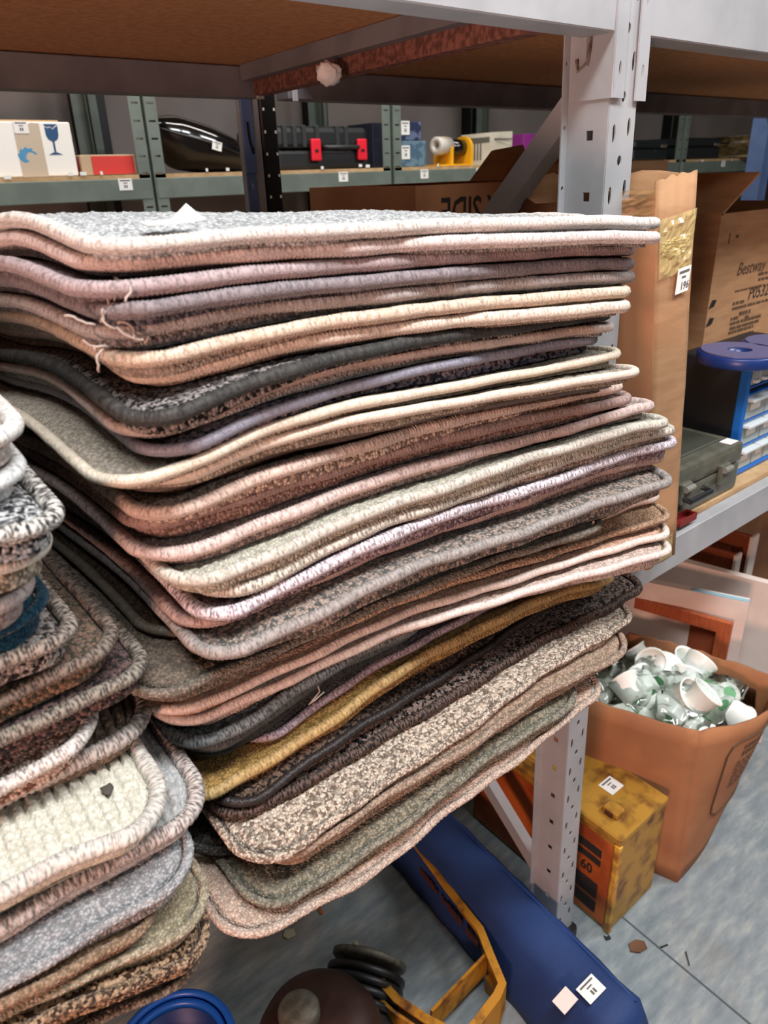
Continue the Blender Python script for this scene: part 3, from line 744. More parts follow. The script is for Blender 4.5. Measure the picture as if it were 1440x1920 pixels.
C0, C1, zA, YC = build_stack(S1, 1, 'carpet mats in the tall stack', 0.455, 0.405, 0.06, 1.05, 1.412, SH + .008, 0.47)
D0, D1, zB, YC2 = build_stack(S2, -1, 'carpet mats in the left stack', 0.435, 0.45, -0.62, 0.20, 1.325, SH + .008, 0.46, width=0.55, far_px=False, dense_t=.13)


# ------------------------------------------------------------------ near rack
rack = thing('shelving_rack', 'pale grey longspan shelving rack carrying the carpet mats and cardboard boxes', 'shelving rack', (0.88, 0.97, 0))
Zv = Vector((0, 0, 1)); Xv = Vector((1, 0, 0)); Yv = Vector((0, 1, 0))
def post_front():
    tl = at(1145, 190, 1, YF); tr = at(1190, 192, 1, YF); fl_ = at(1045, 1671, 1, YF); fr_ = at(1076, 1683, 1, YF)
    w = (tr - tl).length
    mid_t = (tl + tr) / 2; mid_b = (fl_ + fr_) / 2
    dz = (mid_t - mid_b).normalized()
    bot = mid_b - dz * ((mid_b.z - 0.03) / dz.z)
    return bot, dz, w
PB, PD, PW = post_front()
PW = 0.052
def upright(base, ez, w, dep, ztop, m, name='upright', big=True):
    ex = (Xv - ez * Xv.dot(ez)).normalized(); ey = Vector((0, 1, 0))
    H = (ztop - base.z) / ez.z
    bm = nbm()
    per = 0.067
    fc = []
    nlo = int(1.30 / per)
    c1, c2_, c3 = [], [], []
    z = 0.03
    while z < H - .05:
        c1.append((w * .22, z + .02, .0032, .0105, 'oval')); c3.append((w * .78, z + .026, .0032, .0105, 'oval'))
        c2_.append((w * .5, z + .058, .0042, .0058, 'oval')); z += per
    perforated(bm, base - ex * w / 2, ex, ez, [(0, w * .36, c1), (w * .36, w * .64, c2_), (w * .64, w, c3)], 0, H)
    # side faces with square holes
    sq = []; z = .05
    while z < H - .05:
        sq.append((dep * .42, z, .0048, .0052, 'rect')); z += per
    perforated(bm, base - ex * w / 2, -ey * -1, ez, [(0, dep, sq)], 0, H)
    perforated(bm, base + ex * w / 2, ey, ez, [(0, dep, sq)], 0, H)
    # return flanges with bolt holes
    rh = []; z = .06
    while z < H - .05:
        rh.append((.006, z, .0022, .0028, 'oval')); z += per
    perforated(bm, base - ex * (w / 2 + 0) + ey * dep, ex * -1, ez, [(0, .012, rh)], 0, H)
    perforated(bm, base + ex * (w / 2) + ey * dep, ex, ez, [(0, .012, rh)], 0, H)
    bmesh.ops.remove_doubles(bm, verts=bm.verts, dist=1e-5)
    o = obj(name, bm, m, rack)
    solid(o, .0018, 0)
    return ex, ey, H
up = upright(PB, PD, PW, 0.058, 2.25, M_RACK)
def onpost(z, dx=0.0, dy=0.0):
    p = PB + PD * ((z - PB.z) / PD.z)
    return Vector((p.x + dx, p.y + dy, z))
bm = nbm(); box(bm, (PB.x - .036, YF - .012, 0), (PB.x + .036, YF + .072, .034), .006)
obj('foot', bm, M_BLACKP, rack)
ZB0, ZB1 = 1.585, 1.652          # upper beam
ZL0, ZL1 = 0.800, 0.868          # loaded shelf beam
XL, XR = -1.15, at(1432, 270, 1, YB)[0]
PXT = onpost(1.6).x; PXL = onpost(.83).x
def beam(name, x0, x1, y0, y1, z0, z1, m):
    bm = nbm()
    s = 1 if y1 > y0 else -1
    prof = [(0, 0), (abs(y1 - y0), 0), (abs(y1 - y0), (z1 - z0) * .72), (abs(y1 - y0) * .55, (z1 - z0) * .72), (abs(y1 - y0) * .55, z1 - z0), (0, z1 - z0)]
    va = [bm.verts.new((x0, y0 + s * a, z0 + b)) for a, b in prof]; vb = [bm.verts.new((x1, y0 + s * a, z0 + b)) for a, b in prof]
    bm.faces.new(va); bm.faces.new(vb[::-1])
    for i in range(6): bm.faces.new((va[i], vb[i], vb[(i + 1) % 6], va[(i + 1) % 6]))
    bmesh.ops.recalc_face_normals(bm, faces=bm.faces)
    bmesh.ops.bevel(bm, geom=list(bm.edges), offset=.0015, segments=1, affect='EDGES')
    return obj(name, bm, m, rack)
for (x0, x1) in ((XL, PXT - PW / 2 - .003), (PXT + PW / 2 + .003, XR)):
    beam('beam', x0, x1, YF - .004, YF + .040, ZB0, ZB1 + .003, M_RACK)
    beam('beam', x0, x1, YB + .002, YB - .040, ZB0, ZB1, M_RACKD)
for (x0, x1) in ((XL, PXL - PW / 2 - .003), (PXL + PW / 2 + .003, XR)):
    beam('beam', x0, x1, YF - .004, YF + .040, ZL0, ZL1 - .004, M_RACK)
    beam('beam', x0, x1, YB + .002, YB - .040, ZL0, ZL1 - .004, M_RACK)
for (x0, x1, xs) in ((XL, PXT - .035, PXL), (PXT + .035, XR, PXL)):
    bx('shelf_board', (x0, YF + .022, ZB0 + .050), (x1, YB - .020, ZB1 + .006), M_CHIP, rack)
    bx('shelf_board', (x0 if x0 < 0 else PXL + .035, YF + .022, ZL0 + .050), (PXL - .035 if x0 < 0 else x1, YB - .020, SH), M_SHELFTOP, rack)
# connector plates hooked on the front upright
def connector(side, zt, zbm):
    """side -1 left beam, +1 right beam"""
    bm = nbm()
    p0 = onpost(zbm); p1 = onpost(zt)
    H = (p1 - p0).length
    xe = PW / 2 + .0022
    w = .021
    # front strip
    y = YF - .0045
    x_out = side * xe
    O = p0 + Vector((x_out if side > 0 else -xe, -.0045, 0))
    holes = []
    for f in (.22, .74): holes.append((w * .5, H * f, .0022, .0075, 'oval'))
    holes.append((w * .5, H * .86, .003, .0036, 'oval')); holes.sort(key=lambda q: q[1])
    ex = Vector((-side, 0, 0))
    ov = .009 if side > 0 else 0.0
    perforated(bm, O + Vector((side * ov, 0, 0)), ex, PD, [(0, w, holes)], 0, H)
    # side plate
    slot = [(.020, H * .10, .0042, .0042, 'oval'), (.032, H * .42, .0035, .030, 'oval')] if side < 0 else []
    perforated(bm, O, Vector((0, 1, 0)), PD, [(0, .058, [(.034, H * .45, .0040, .026, 'oval')])], 0, H)
    bmesh.ops.remove_doubles(bm, verts=bm.verts, dist=1e-5)
    o = obj('connector_plate', bm, M_RACK, rack)
    solid(o, .0022, 0)
    # locking pin: zinc hook in the slot
    pb = onpost(zbm + (zt - zbm) * .62, side * (xe + .002), .026)
    bm = nbm(); tube(bm, [pb, pb + Vector((0, .001, -.03)), pb + Vector((0, .004, -.045)), pb + Vector((0, .016, -.052)), pb + Vector((0, .018, -.040))], .0022, 6)
    lathe(bm, [(0, 0), (.0045, 0), (.0045, .003), (0, .003)], pb + Vector((side * -.001, 0, .006)), 10, (side, 0, 0))
    obj('locking_pin', bm, M_ZINC, o)
    return o
connector(-1, 1.655, 1.522); connector(1, 1.655, 1.520)
connector(-1, .868, .735); connector(1, .868, .735)
# diagonal braces of the side frame
b9 = at(958, 368, 0, PXT); b8 = onpost(1.528, 0, .058)
bm = nbm(); bar(bm, b8, b8 + (b9 - b8) * ((YB - .06 - b8.y) / (b9.y - b8.y)), .030, .030, (1, 0, 0)); obj('brace', bm, M_RACK, rack)
b0 = onpost(.16, 0.0, .066)
bm = nbm(); bar(bm, b0, Vector((b0.x, YB - .06, .70)), .028, .022, (1, 0, 0)); obj('brace', bm, M_RACK, rack)
# back uprights of the two bays
xb = [at(x, 250, 1, YB)[0] for x in (452, 470, 487, 490, 522)]
bx('upright', (xb[1], YB - .006, .0), (xb[2], YB + .05, 2.25), M_RACK, rack, .003)
bx('upright', (xb[3], YB - .004, .0), (xb[4] - .003, YB + .05, 2.25), M_BLACKM, rack, .003)
bm = nbm(); zz = .2
while zz < 2.1:
    for dx in (.006, xb[4] - .003 - xb[3] - .006):
        box(bm, (xb[3] + dx - .0018, YB - .0055, zz), (xb[3] + dx + .0018, YB - .0035, zz + .005))
    zz += .038
obj('bolt_row', bm, M_PAPER, rack)['kind'] = 'stuff'
bm = nbm(); perforated(bm, (xb[0], YB - .006, 0), Xv, Zv, [(0, xb[1] - xb[0], [(.011, .25, .002, .006, 'oval'), (.011, .75, .002, .006, 'oval'), (.011, 1.36, .002, .006, 'oval'), (.011, 1.44, .002, .006, 'oval')])], 0, ZB0)
solid(obj('blue_post_strip', bm, M_BLUEM, rack), .003)
hz = at(462, 232, 1, YB - .01)
bm = nbm(); box(bm, (xb[0] - .002, YB - .012, 1.462), (xb[1] + .001, YB - .006, ZB0 + .002), .001)
cp_ = obj('connector_plate', bm, M_BLUEM, rack)
bm = nbm(); hx = (xb[0] + xb[1]) / 2; tube(bm, [(hx - .002, YB - .013, 1.548), (hx - .001, YB - .014, 1.52), (hx + .005, YB - .014, 1.495), (hx + .006, YB - .014, 1.505)], .0022, 6)
obj('locking_pin', bm, M_BLACKM, cp_)
bx('connector_cap', (at(457, 160, 1, YB)[0], YB - .044, ZB0 - .002), (at(471, 160, 1, YB)[0], YB - .040, ZB1), M_RACK, rack, .001)
bx('connector_cap', (at(524, 160, 1, YB)[0], YB - .044, ZB0 - .004), (at(534, 160, 1, YB)[0], YB - .040, ZB1 - .01), M_RACK, rack, .001)
bx('upright', (XR - .005, YB - .012, 0), (XR + .05, YB + .05, 2.25), M_BLUEM, rack, .003)
bx('upright', (XR - .002, YF, 0), (XR + .05, YF + .055, 2.25), M_RACK, rack, .003)
for yy in (YF, YB): bx('upright', (XL - .05, yy - (.05 if yy == YB else 0), 0), (XL, yy + (.05 if yy == YF else 0), 2.25), M_RACK, rack, .003)
# red oxide shelf support running front to back under the top board
ca = at(530, 152, 2, 1.588); cb = at(1000, 54, 2, 1.588)
bm = nbm(); bar(bm, Vector((.80, YB - .045, 1.607)), Vector((.745, YF + .045, 1.607)), .026, .038); obj('support_bar', bm, M_RUST, rack)
bm = nbm(); bar(bm, Vector((.772, YB - .045, 1.622)), Vector((.722, YF + .045, 1.622)), .020, .024); obj('support_bar', bm, M_RACKD, rack)
# tuft of stuffing caught under the shelf
tp = at(616, 138, 2, 1.585)
def blob(c, r, sq=(1, 1, 1), n=2, j=.2, seed=1):
    bm = nbm(); bmesh.ops.create_icosphere(bm, subdivisions=n, radius=1)
    rr = random.Random(seed)
    for v in bm.verts:
        f = 1 + rr.uniform(-j, j)
        v.co = Vector((v.co.x * r * sq[0] * f, v.co.y * r * sq[1] * f, v.co.z * r * sq[2] * f)) + Vector(c)
    return bm
o = obj('stuffing_tuft', blob(tp, .017, (1.1, .9, .9), 3, .18, 3), mat('white_wadding', (235, 235, 235), .95, bump=.6, bscale=120), None, True, loc=tuple(tp))
tag(o, 'white wad of stuffing hanging from the reddish bar under the upper shelf', 'stuffing')

# ------------------------------------------------------------------ paper slips and loose threads on the stack
def project(p):
    d = Vector(p) - Vector((0, 0, CAM_H)); z = d.dot(FW)
    return 720 + FPX * d.dot(RT) / z, 960 - FPX * d.dot(UP) / z
def on_top(px, py, dz=.010):
    best = None
    for x in np.arange(.15, .80, .008):
        for y in np.arange(.44, .88, .008):
            z = float(zA(0, np.array([x]), np.array([y]))[0]) + dz
            q = project((x, y, z)); e_ = (q[0] - px) ** 2 + (q[1] - py) ** 2
            if best is None or e_ < best[0]: best = (e_, Vector((x, y, z)))
    return best[1]
pc = [on_top(325, 418)]
bm = nbm(); c = pc[0]
u = Vector((.038, .0, 0)); v_ = Vector((.008, .030, 0))
a = c - u * .5 - v_ * .5
vs = [bm.verts.new(p) for p in (a, a + u * .55, a + u * .55 + v_ + Vector((0, 0, .001)), a + v_)]
vs2 = [vs[1], bm.verts.new(a + u * 1.0 + Vector((0, 0, .001))), bm.verts.new(a + u * .85 + v_ * .9 + Vector((0, 0, .010))), vs[2]]
bm.faces.new(vs); bm.faces.new(vs2)
o = obj('paper_slip', bm, M_PAPER, None, loc=tuple(c)); solid(o, .0006); tag(o, 'small curled white paper slip at the left end of the top mat', 'paper slip')
c = on_top(1128, 416, .007)
bm = nbm(); prism(bm, [(0, 0), (.045, 0), (.045, .03), (0, .03)], c - Vector((.02, .015, 0)), (1, -.05, -.04), (0, 1, .02), .0008)
o = obj('paper_slip', bm, M_PAPER, None, loc=tuple(c)); tag(o, 'flat white paper slip at the right end of the top mat', 'paper slip')
M_YARN = mat('loose_yarn', (176, 160, 150), .9)
# frayed corner of the fifth mat
rr = random.Random(5)
bm = nbm()
cc = at(218, 596, 1, YC[4] - .008)
for k in range(13):
    p = cc + Vector((rr.uniform(-.016, .014), rr.uniform(-.004, .008), rr.uniform(-.018, .016)))
    pts = [p]
    d = Vector((rr.uniform(-1, 1), rr.uniform(-1, .2), rr.uniform(-1, 1))).normalized()
    for q in range(7):
        d = (d + Vector((rr.uniform(-.7, .7), rr.uniform(-.5, .5), rr.uniform(-.7, .7)))).normalized(); pts.append(pts[-1] + d * .0026)
    tube(bm, pts, .0008, 5)
roots = {o_['label']: o_ for o_ in scene.objects if 'label' in o_}
obj('frayed_yarn', bm, M_YARN, roots[S1[4][7]], True)
p = at(588, 1268, 1, YC[30] - .012)
bm = nbm(); tube(bm, [p + Vector((0, .012, .012)), p, p + Vector((.002, -.002, -.009)), p + Vector((.004, -.002, -.018)), p + Vector((-.004, -.003, -.022)), p + Vector((-.009, -.002, -.026)), p + Vector((-.003, -.003, -.024)), p + Vector((.008, -.003, -.020))], .0008, 5)
o = obj('loose_thread', bm, M_YARN, None, True, loc=tuple(p)); tag(o, 'pale loose thread dangling over the dusky purple mat', 'thread')

# ------------------------------------------------------------------ right bay: cartons and cases
def carton(name, label, lo, hi, m, cat='cardboard box', flaps=(), open_top=False, th=.005, group=None, rot=0, fl=.12):
    lo = Vector(lo); hi = Vector(hi)
    t = thing(name, label, cat, (lo.x, lo.y, lo.z), group)
    def R(bm):
        if rot:
            M_ = Matrix.Translation(lo) @ Matrix.Rotation(rot, 4, 'Z') @ Matrix.Translation(-lo)
            bmesh.ops.transform(bm, matrix=M_, verts=bm.verts)
        return bm
    bm = nbm()
    box(bm, lo, (hi.x, lo.y + th, hi.z)); box(bm, (lo.x, hi.y - th, lo.z), hi)
    box(bm, (lo.x, lo.y + th, lo.z), (lo.x + th, hi.y - th, hi.z)); box(bm, (hi.x - th, lo.y + th, lo.z), (hi.x, hi.y - th, hi.z))
    box(bm, (lo.x + th, lo.y + th, lo.z), (hi.x - th, hi.y - th, lo.z + th))
    obj('walls', R(bm), m, t)
    if not open_top:
        bm = nbm(); box(bm, (lo.x + th, lo.y + th, hi.z - th), (hi.x - th, (lo.y + hi.y) / 2 - .001, hi.z + .001))
        obj('flap', R(bm), m, t)
        bm = nbm(); box(bm, (lo.x + th, (lo.y + hi.y) / 2 + .001, hi.z - th), (hi.x - th, hi.y - th, hi.z + .002))
        obj('flap', R(bm), m, t)
    for side, ang in flaps:
        bm = nbm()
        a = math.radians(ang); c, s = math.cos(a), math.sin(a)
        if side == 'l': pts = [(lo.x, lo.y), (lo.x, hi.y)]; d = Vector((-c, 0, s))
        elif side == 'r': pts = [(hi.x, lo.y), (hi.x, hi.y)]; d = Vector((c, 0, s))
        elif side == 'f': pts = [(lo.x, lo.y), (hi.x, lo.y)]; d = Vector((0, -c, s))
        else: pts = [(lo.x, hi.y), (hi.x, hi.y)]; d = Vector((0, c, s))
        A_ = Vector((*pts[0], hi.z)); B_ = Vector((*pts[1], hi.z)); n = (B_ - A_).cross(d).normalized() * th
        q = [A_, B_, B_ + d * fl, A_ + d * fl]
        va = [bm.verts.new(p) for p in q]; vb = [bm.verts.new(p + n) for p in q]
        bm.faces.new(va[::-1]); bm.faces.new(vb)
        for i in range(4): bm.faces.new((va[i], va[(i + 1) % 4], vb[(i + 1) % 4], vb[i]))
        bmesh.ops.recalc_face_normals(bm, faces=bm.faces)
        obj('flap', R(bm), m, t)
    return t

# tall narrow box standing at the front of the right bay
YT = .530
tb0 = at(1214, 1078, 1, YT); tb1 = at(1264, 1060, 1, YT); tt0 = at(1233, 340, 1, YT); tt1 = at(1308, 316, 1, YT)
tall = thing('tall_cardboard_box', 'tall narrow cardboard box with torn open top and tape, beside the pale grey upright', 'cardboard box', (tb0.x, YT, SH))
zb_ = SH + .001
def lerpz(a, b, z): return a + (b - a) * ((z - a.z) / (b.z - a.z))
Lb, Rb = lerpz(tb0, tt0, zb_), lerpz(tb1, tt1, zb_)
Lt, Rt = Vector((tt0.x, YT, tt0.z)), Vector((tt1.x, YT, tt1.z))
dpt = .20; T_ = .004
def wallq(a, b, c, d, th=.004):
    """thin wall a,b (bottom) c,d (top, over b and a)"""
    bm = nbm(); n = (b - a).cross(d - a).normalized() * th
    va = [bm.verts.new(p) for p in (a, b, c, d)]; vb = [bm.verts.new(p - n) for p in (a, b, c, d)]
    bm.faces.new(va); bm.faces.new(vb[::-1])
    for i in range(4): bm.faces.new((va[(i + 1) % 4], va[i], vb[i], vb[(i + 1) % 4]))
    bmesh.ops.recalc_face_normals(bm, faces=bm.faces)
    return bm
k9 = Vector((-.012, dpt, 0))
def wall_wavy(name, a, b, c, d, jag=.006, bow=.004, m=M_CARD, seed=1, th=.004):
    """wall with a rough torn top edge and slight bow"""
    r_ = random.Random(seed); bm = nbm(); n = (b - a).cross(d - a).normalized()
    NX, NZ = 8, 8; g = []
    for i in range(NZ + 1):
        row = []
        for j in range(NX + 1):
            s, t = j / NX, i / NZ
            p = (a * (1 - s) + b * s) * (1 - t) + (d * (1 - s) + c * s) * t
            p = p + n * bow * math.sin(math.pi * s) * math.sin(math.pi * t) + n * r_.uniform(-.0012, .0012)
            if i == NZ: p = p + Vector((0, 0, r_.uniform(-jag, jag)))
            row.append(bm.verts.new(p))
        g.append(row)
    for i in range(NZ):
        for j in range(NX): bm.faces.new((g[i][j], g[i][j + 1], g[i + 1][j + 1], g[i + 1][j]))
    o = obj(name, bm, m, tall, True); solid(o, th, -1); return o
wall_wavy('front_panel', Lb, Rb, Rt, Lt, .003, .003, seed=2)
wall_wavy('side_panel', Lb + k9, Lb, Lt - Vector((0, 0, .012)), Lt + k9 - Vector((0, 0, .018)), .008, .008, seed=3, m=M_CARD2)
wall_wavy('side_panel', Rb, Rb + k9, Rt + k9, Rt - Vector((0, 0, .006)), .004, .002, seed=4)
wall_wavy('back_panel', Rb + k9, Lb + k9, Lt + k9, Rt + k9, .006, .003, seed=5)
bm = wallq(Lb + Vector((.004, .004, .0)), Rb + Vector((-.004, .004, 0)), Rb + k9 + Vector((-.004, -.004, 0)), Lb + k9 + Vector((.004, -.004, 0))); obj('base_panel', bm, M_CARD, tall)
# crumpled packing tape round the neck
def crumple(name, a, b, c, d, m, parent, amp=.004, seed=1, N=14, off=.003):
    r_ = random.Random(seed); bm = nbm(); n = (b - a).cross(d - a).normalized(); g = []
    for i in range(N + 1):
        row = []
        for j in range(N + 1):
            s, t = j / N, i / N
            p = (a * (1 - s) + b * s) * (1 - t) + (d * (1 - s) + c * s) * t
            e_ = min(s, t, 1 - s, 1 - t)
            row.append(bm.verts.new(p + n * (off + amp * abs(r_.gauss(0, .6)) * (1 if e_ > 0 else .3))))
        g.append(row)
    for i in range(N):
        for j in range(N): bm.faces.new((g[i][j], g[i][j + 1], g[i + 1][j + 1], g[i + 1][j]))
    return obj(name, bm, m, parent)
M_FILM = mat('clear_tape', (222, 204, 140), .12, alpha=.42, coat=.6)
q = lambda s, z: (lambda l, r: l * (1 - s) + r * s)(lerpz(tb0, tt0, z), lerpz(tb1, tt1, z))
z1 = at(1290, 400, 1, YT).z; z2 = at(1285, 515, 1, YT).z
crumple('packing_tape', q(.04, z2), q(.86, z2 + .006), q(.99, z1 + .006), q(.02, z1 - .004), M_FILM, tall, .0032, 3)
crumple('packing_tape', q(.10, z2 + .03), q(.62, z2 + .02), q(.9, z1 - .02), q(.06, z1 - .03), M_FILM, tall, .0036, 5)
crumple('packing_tape', q(0, z2 + .05) + k9 * .7, q(0, z2 + .05), q(0, z1 + .03), q(0, z1 + .03) + k9 * .6, mat('clear_brown_tape', (196, 150, 96), .15, alpha=.5, coat=.5), tall, .003, 7)
crumple('packing_tape', Lb + Vector((.004, 0, .003)), Lb * .15 + Rb * .85 + Vector((0, 0, .003)), q(.85, SH + .05), q(.04, SH + .046), M_FILM, tall, .0015, 8, 8, .001)
so = at(1262, 553, 1, YT - .004); so2 = at(1288, 517, 1, YT - .004)
sticker(tall, so + Vector((0, -.002, 0)), (1, 0, .10), (.02, 0, 1), .030, .032, '196')

# wide box lettered upside down, behind the upright
ob = at(830, 346, 1, 1.02)
ox0 = PXT + .055
other = carton('printed_cardboard_box', 'brown cardboard box with large upside-down capitals, behind the diagonal brace', (ox0 + .02, 1.02, SH), (1.50, 1.34, ob.z), M_CARD2, open_top=True)
xt1 = at(1088, 380, 1, 1.018)[0]; ztx = at(1040, 357, 1, 1.018)[2]
text('printed_words', 'ON THE OTHER SIDE', .066, Vector((xt1 + .105, 1.0195, ztx - .002)), (-1, 0, 0.0), (0, 0, -1), M_PRINT, other, bold=.012, sx=.80)
# open carton on top of it, seen by its tilted flaps
pA = at(880, 336, 1, 1.10); pB = at(925, 280, 1, 1.10); pC = at(981, 271, 1, 1.16); pD = at(940, 352, 1, 1.12)
cone = thing('cardboard_box', 'small plain cardboard box tipped on its corner above the lettered box', 'cardboard box', (1.2, 1.15, ob.z))
zo = ob.z + .002
def cl(v, z=None): return Vector((v.x, v.y, max(v.z, zo) if z is None else z))
bm = nbm()
hexa(bm, [cl(at(880, 338, 1, 1.12), zo), cl(at(938, 345, 1, 1.05), zo), cl(at(1000, 345, 1, 1.14), zo), cl(at(950, 340, 1, 1.26), zo)],
     [cl(at(921, 283, 1, 1.13)), cl(at(927, 281, 1, 1.10)), cl(at(981, 271, 1, 1.14)), cl(at(976, 272, 1, 1.20))])
bmesh.ops.recalc_face_normals(bm, faces=bm.faces)
obj('body', bm, M_CARD, cone)
bm = wallq(cl(at(985, 300, 1, 1.145)), cl(at(1020, 335, 1, 1.145)), cl(at(1020, 345, 1, 1.17), zo), cl(at(990, 330, 1, 1.17)), .004); bm.free()
# box whose lid shows above the tall one
lb = at(1190, 322, 1, .80); rb_ = at(1254, 296, 1, .80)
carton('lidded_cardboard_box', 'cardboard box with a sprung lid flap just behind the tall narrow box', (lb.x - .02, .80, SH), (rb_.x, .98, rb_.z - .004), M_CARD, flaps=(('b', 60),), open_top=False, fl=.02)
# big branded carton with raised flaps
YB_ = .845
bl = at(1318, 640, 1, YB_)[0]; zt_ = at(1400, 396, 1, YB_)[2]
tipv = at(1425, 322, 1, YB_) - Vector((bl, YB_, zt_)); fang = math.degrees(math.atan2(tipv.z, -tipv.x)); flen = math.hypot(tipv.x, tipv.z)
big = carton('branded_cardboard_box', 'large tan cardboard box with dark print and raised flaps behind the blue drawer cabinet', (bl, YB_, SH), (bl + .62, 1.30, zt_), M_CARD, flaps=(('l', fang),), open_top=True, fl=flen)
tx = at(1380, 517, 1, YB_)
text('printed_words', 'Bestway', .040, Vector((tx.x, YB_, tx.z)), (1, 0, 0), (0, 0, 1), M_PRINTB, big, bold=.012, slant=.3)
tx = at(1401, 562, 1, YB_)
text('printed_words', 'P05328', .040, Vector((tx.x, YB_, tx.z)), (1, 0, 0), (0, 0, 1), M_PRINT, big, bold=.012, slant=.2)
bm = nbm()
for px, py, w, h in ((1422, 512, .20, .006), (1422, 522, .20, .006), (1378, 545, .13, .004), (1374, 567, .055, .007), (1373, 577, .34, .006), (1386, 585, .055, .009), (1370, 596, .035, .007), (1397, 592, .024, .007), (1369, 605, .15, .007), (1368, 614, .15, .007), (1366, 622, .12, .007), (1382, 628, .08, .007)):
    p = at(px, py, 1, YB_)
    x = p.x
    while x < p.x + w - .004:
        l = min(rr.uniform(.008, .030), p.x + w - x)
        box(bm, (x, YB_ - .0008, p.z - h), (x + l, YB_ - .0002, p.z)); x += l + rr.uniform(.003, .006)
p = at(1368, 437, 1, YB_)
box(bm, (p.x, YB_ - .0008, p.z - .022), (p.x + .004, YB_ - .0002, p.z)); box(bm, (p.x + .03, YB_ - .0008, p.z - .012), (p.x + .042, YB_ - .0002, p.z - .006))
obj('print_lines', bm, M_PRINTB, big)['kind'] = 'stuff'
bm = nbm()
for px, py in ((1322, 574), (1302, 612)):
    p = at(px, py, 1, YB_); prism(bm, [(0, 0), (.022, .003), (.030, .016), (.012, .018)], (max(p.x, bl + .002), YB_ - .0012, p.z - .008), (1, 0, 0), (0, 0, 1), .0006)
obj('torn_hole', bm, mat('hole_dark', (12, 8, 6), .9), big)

# blue drawer cabinet
oc0 = at(1378, 895, 2, SH); cy = oc0.y; cx0 = oc0.x - .012
oh = at(1377, 693, 1, cy)[2]
cw, cd = .30, at(1293, 668, 2, oh)[1] - cy
cd = min(max(cd, .15), .19)
cab = thing('drawer_cabinet', 'blue and black parts cabinet with rows of clear drawers on the shelf', 'drawer cabinet', (cx0, cy, SH))
M_BLUE = mat('blue_plastic', (26, 96, 176), .35)
M_BLUED = mat('navy_plastic', (24, 48, 110), .35)
M_CLEAR = mat('frosted_clear_plastic', (176, 190, 192), .25, alpha=.78)
H_ = oh - SH; fw = .011
bm = nbm(); box(bm, (cx0 + .004, cy + .012, SH), (cx0 + cw - .004, cy + cd, oh - .002), .003); obj('housing', bm, M_BLACKP, cab)
bm = nbm()
box(bm, (cx0, cy, SH), (cx0 + fw, cy + .02, oh), .003); box(bm, (cx0 + cw - fw, cy, SH), (cx0 + cw, cy + .02, oh), .003)
box(bm, (cx0, cy, SH), (cx0 + cw, cy + .02, SH + fw), .003); box(bm, (cx0, cy, oh - fw), (cx0 + cw, cy + .02, oh), .003)
rows = []
zz_ = SH + fw
avail = H_ - 2 * fw
# from the bottom: two rows of wide/narrow, small row on top
rowh = [avail * .25, avail * .25, avail * .25, avail * .25]
cells = []
W_ = cw - 2 * fw
colw = W_ / 5
for r_i, rh in enumerate(rowh):
    z0 = zz_; z1_ = zz_ + rh - .004; zz_ += rh
    if r_i == 3:
        nn = 8
        for c_i in range(nn): cells.append((cx0 + fw + W_ / nn * c_i, cx0 + fw + W_ / nn * (c_i + 1) - .003, z0 + rh * .30, z1_, False))
        box(bm, (cx0 + fw, cy + .002, z0 + rh * .22), (cx0 + cw - fw, cy + .018, z0 + rh * .28))
        continue
    box(bm, (cx0 + fw, cy + .002, z1_), (cx0 + cw - fw, cy + .018, z1_ + .004))
    xs_ = [(0, 1.55), (1.55, 3.1), (3.1, 5)] if r_i == 2 else [(0, 1.5), (1.5, 2.4), (2.4, 3.3), (3.3, 4.2), (4.2, 5)] if r_i == 1 else [(0, 1.2), (1.2, 2.1), (2.1, 3.0), (3.0, 4.0), (4.0, 5)]
    for a, b in xs_: cells.append((cx0 + fw + colw * a, cx0 + fw + colw * b - .003, z0, z1_, True))
obj('front_frame', bm, M_BLUE, cab)
for a, b, z0, z1_, lip in cells:
    bm = nbm(); box(bm, (a + .001, cy + .003, z0 + .001), (b, cy + .0055, z1_ - .001), .001); 
    dr = obj('drawer', bm, M_CLEAR, cab)
    bm = nbm()
    if lip: box(bm, (a + .001, cy - .012, z1_ - .010), (b, cy + .003, z1_ - .004), .001)
    else: box(bm, (a + (b - a) * .3, cy - .006, z0 + .006), (a + (b - a) * .7, cy + .003, z0 + .012), .001)
    obj('drawer_pull', bm, mat('clear_lip', (206, 214, 214), .3), dr)
    if lip and random.random() < .5:
        bm = nbm(); box(bm, (a + (b - a) * .25, cy + .0015, z0 + .018), (a + (b - a) * .7, cy + .0025, z0 + .030)); obj('paper_tag', bm, M_PAPER, dr)
bm = nbm(); prism(bm, [(0, 0), (.035, 0), (.035, .022), (0, .022)], (cx0 + .02, cy + .02, oh - .0012), (1, 0, 0), (0, 1, 0), .001); obj('lot_sticker', bm, M_PAPER, cab)
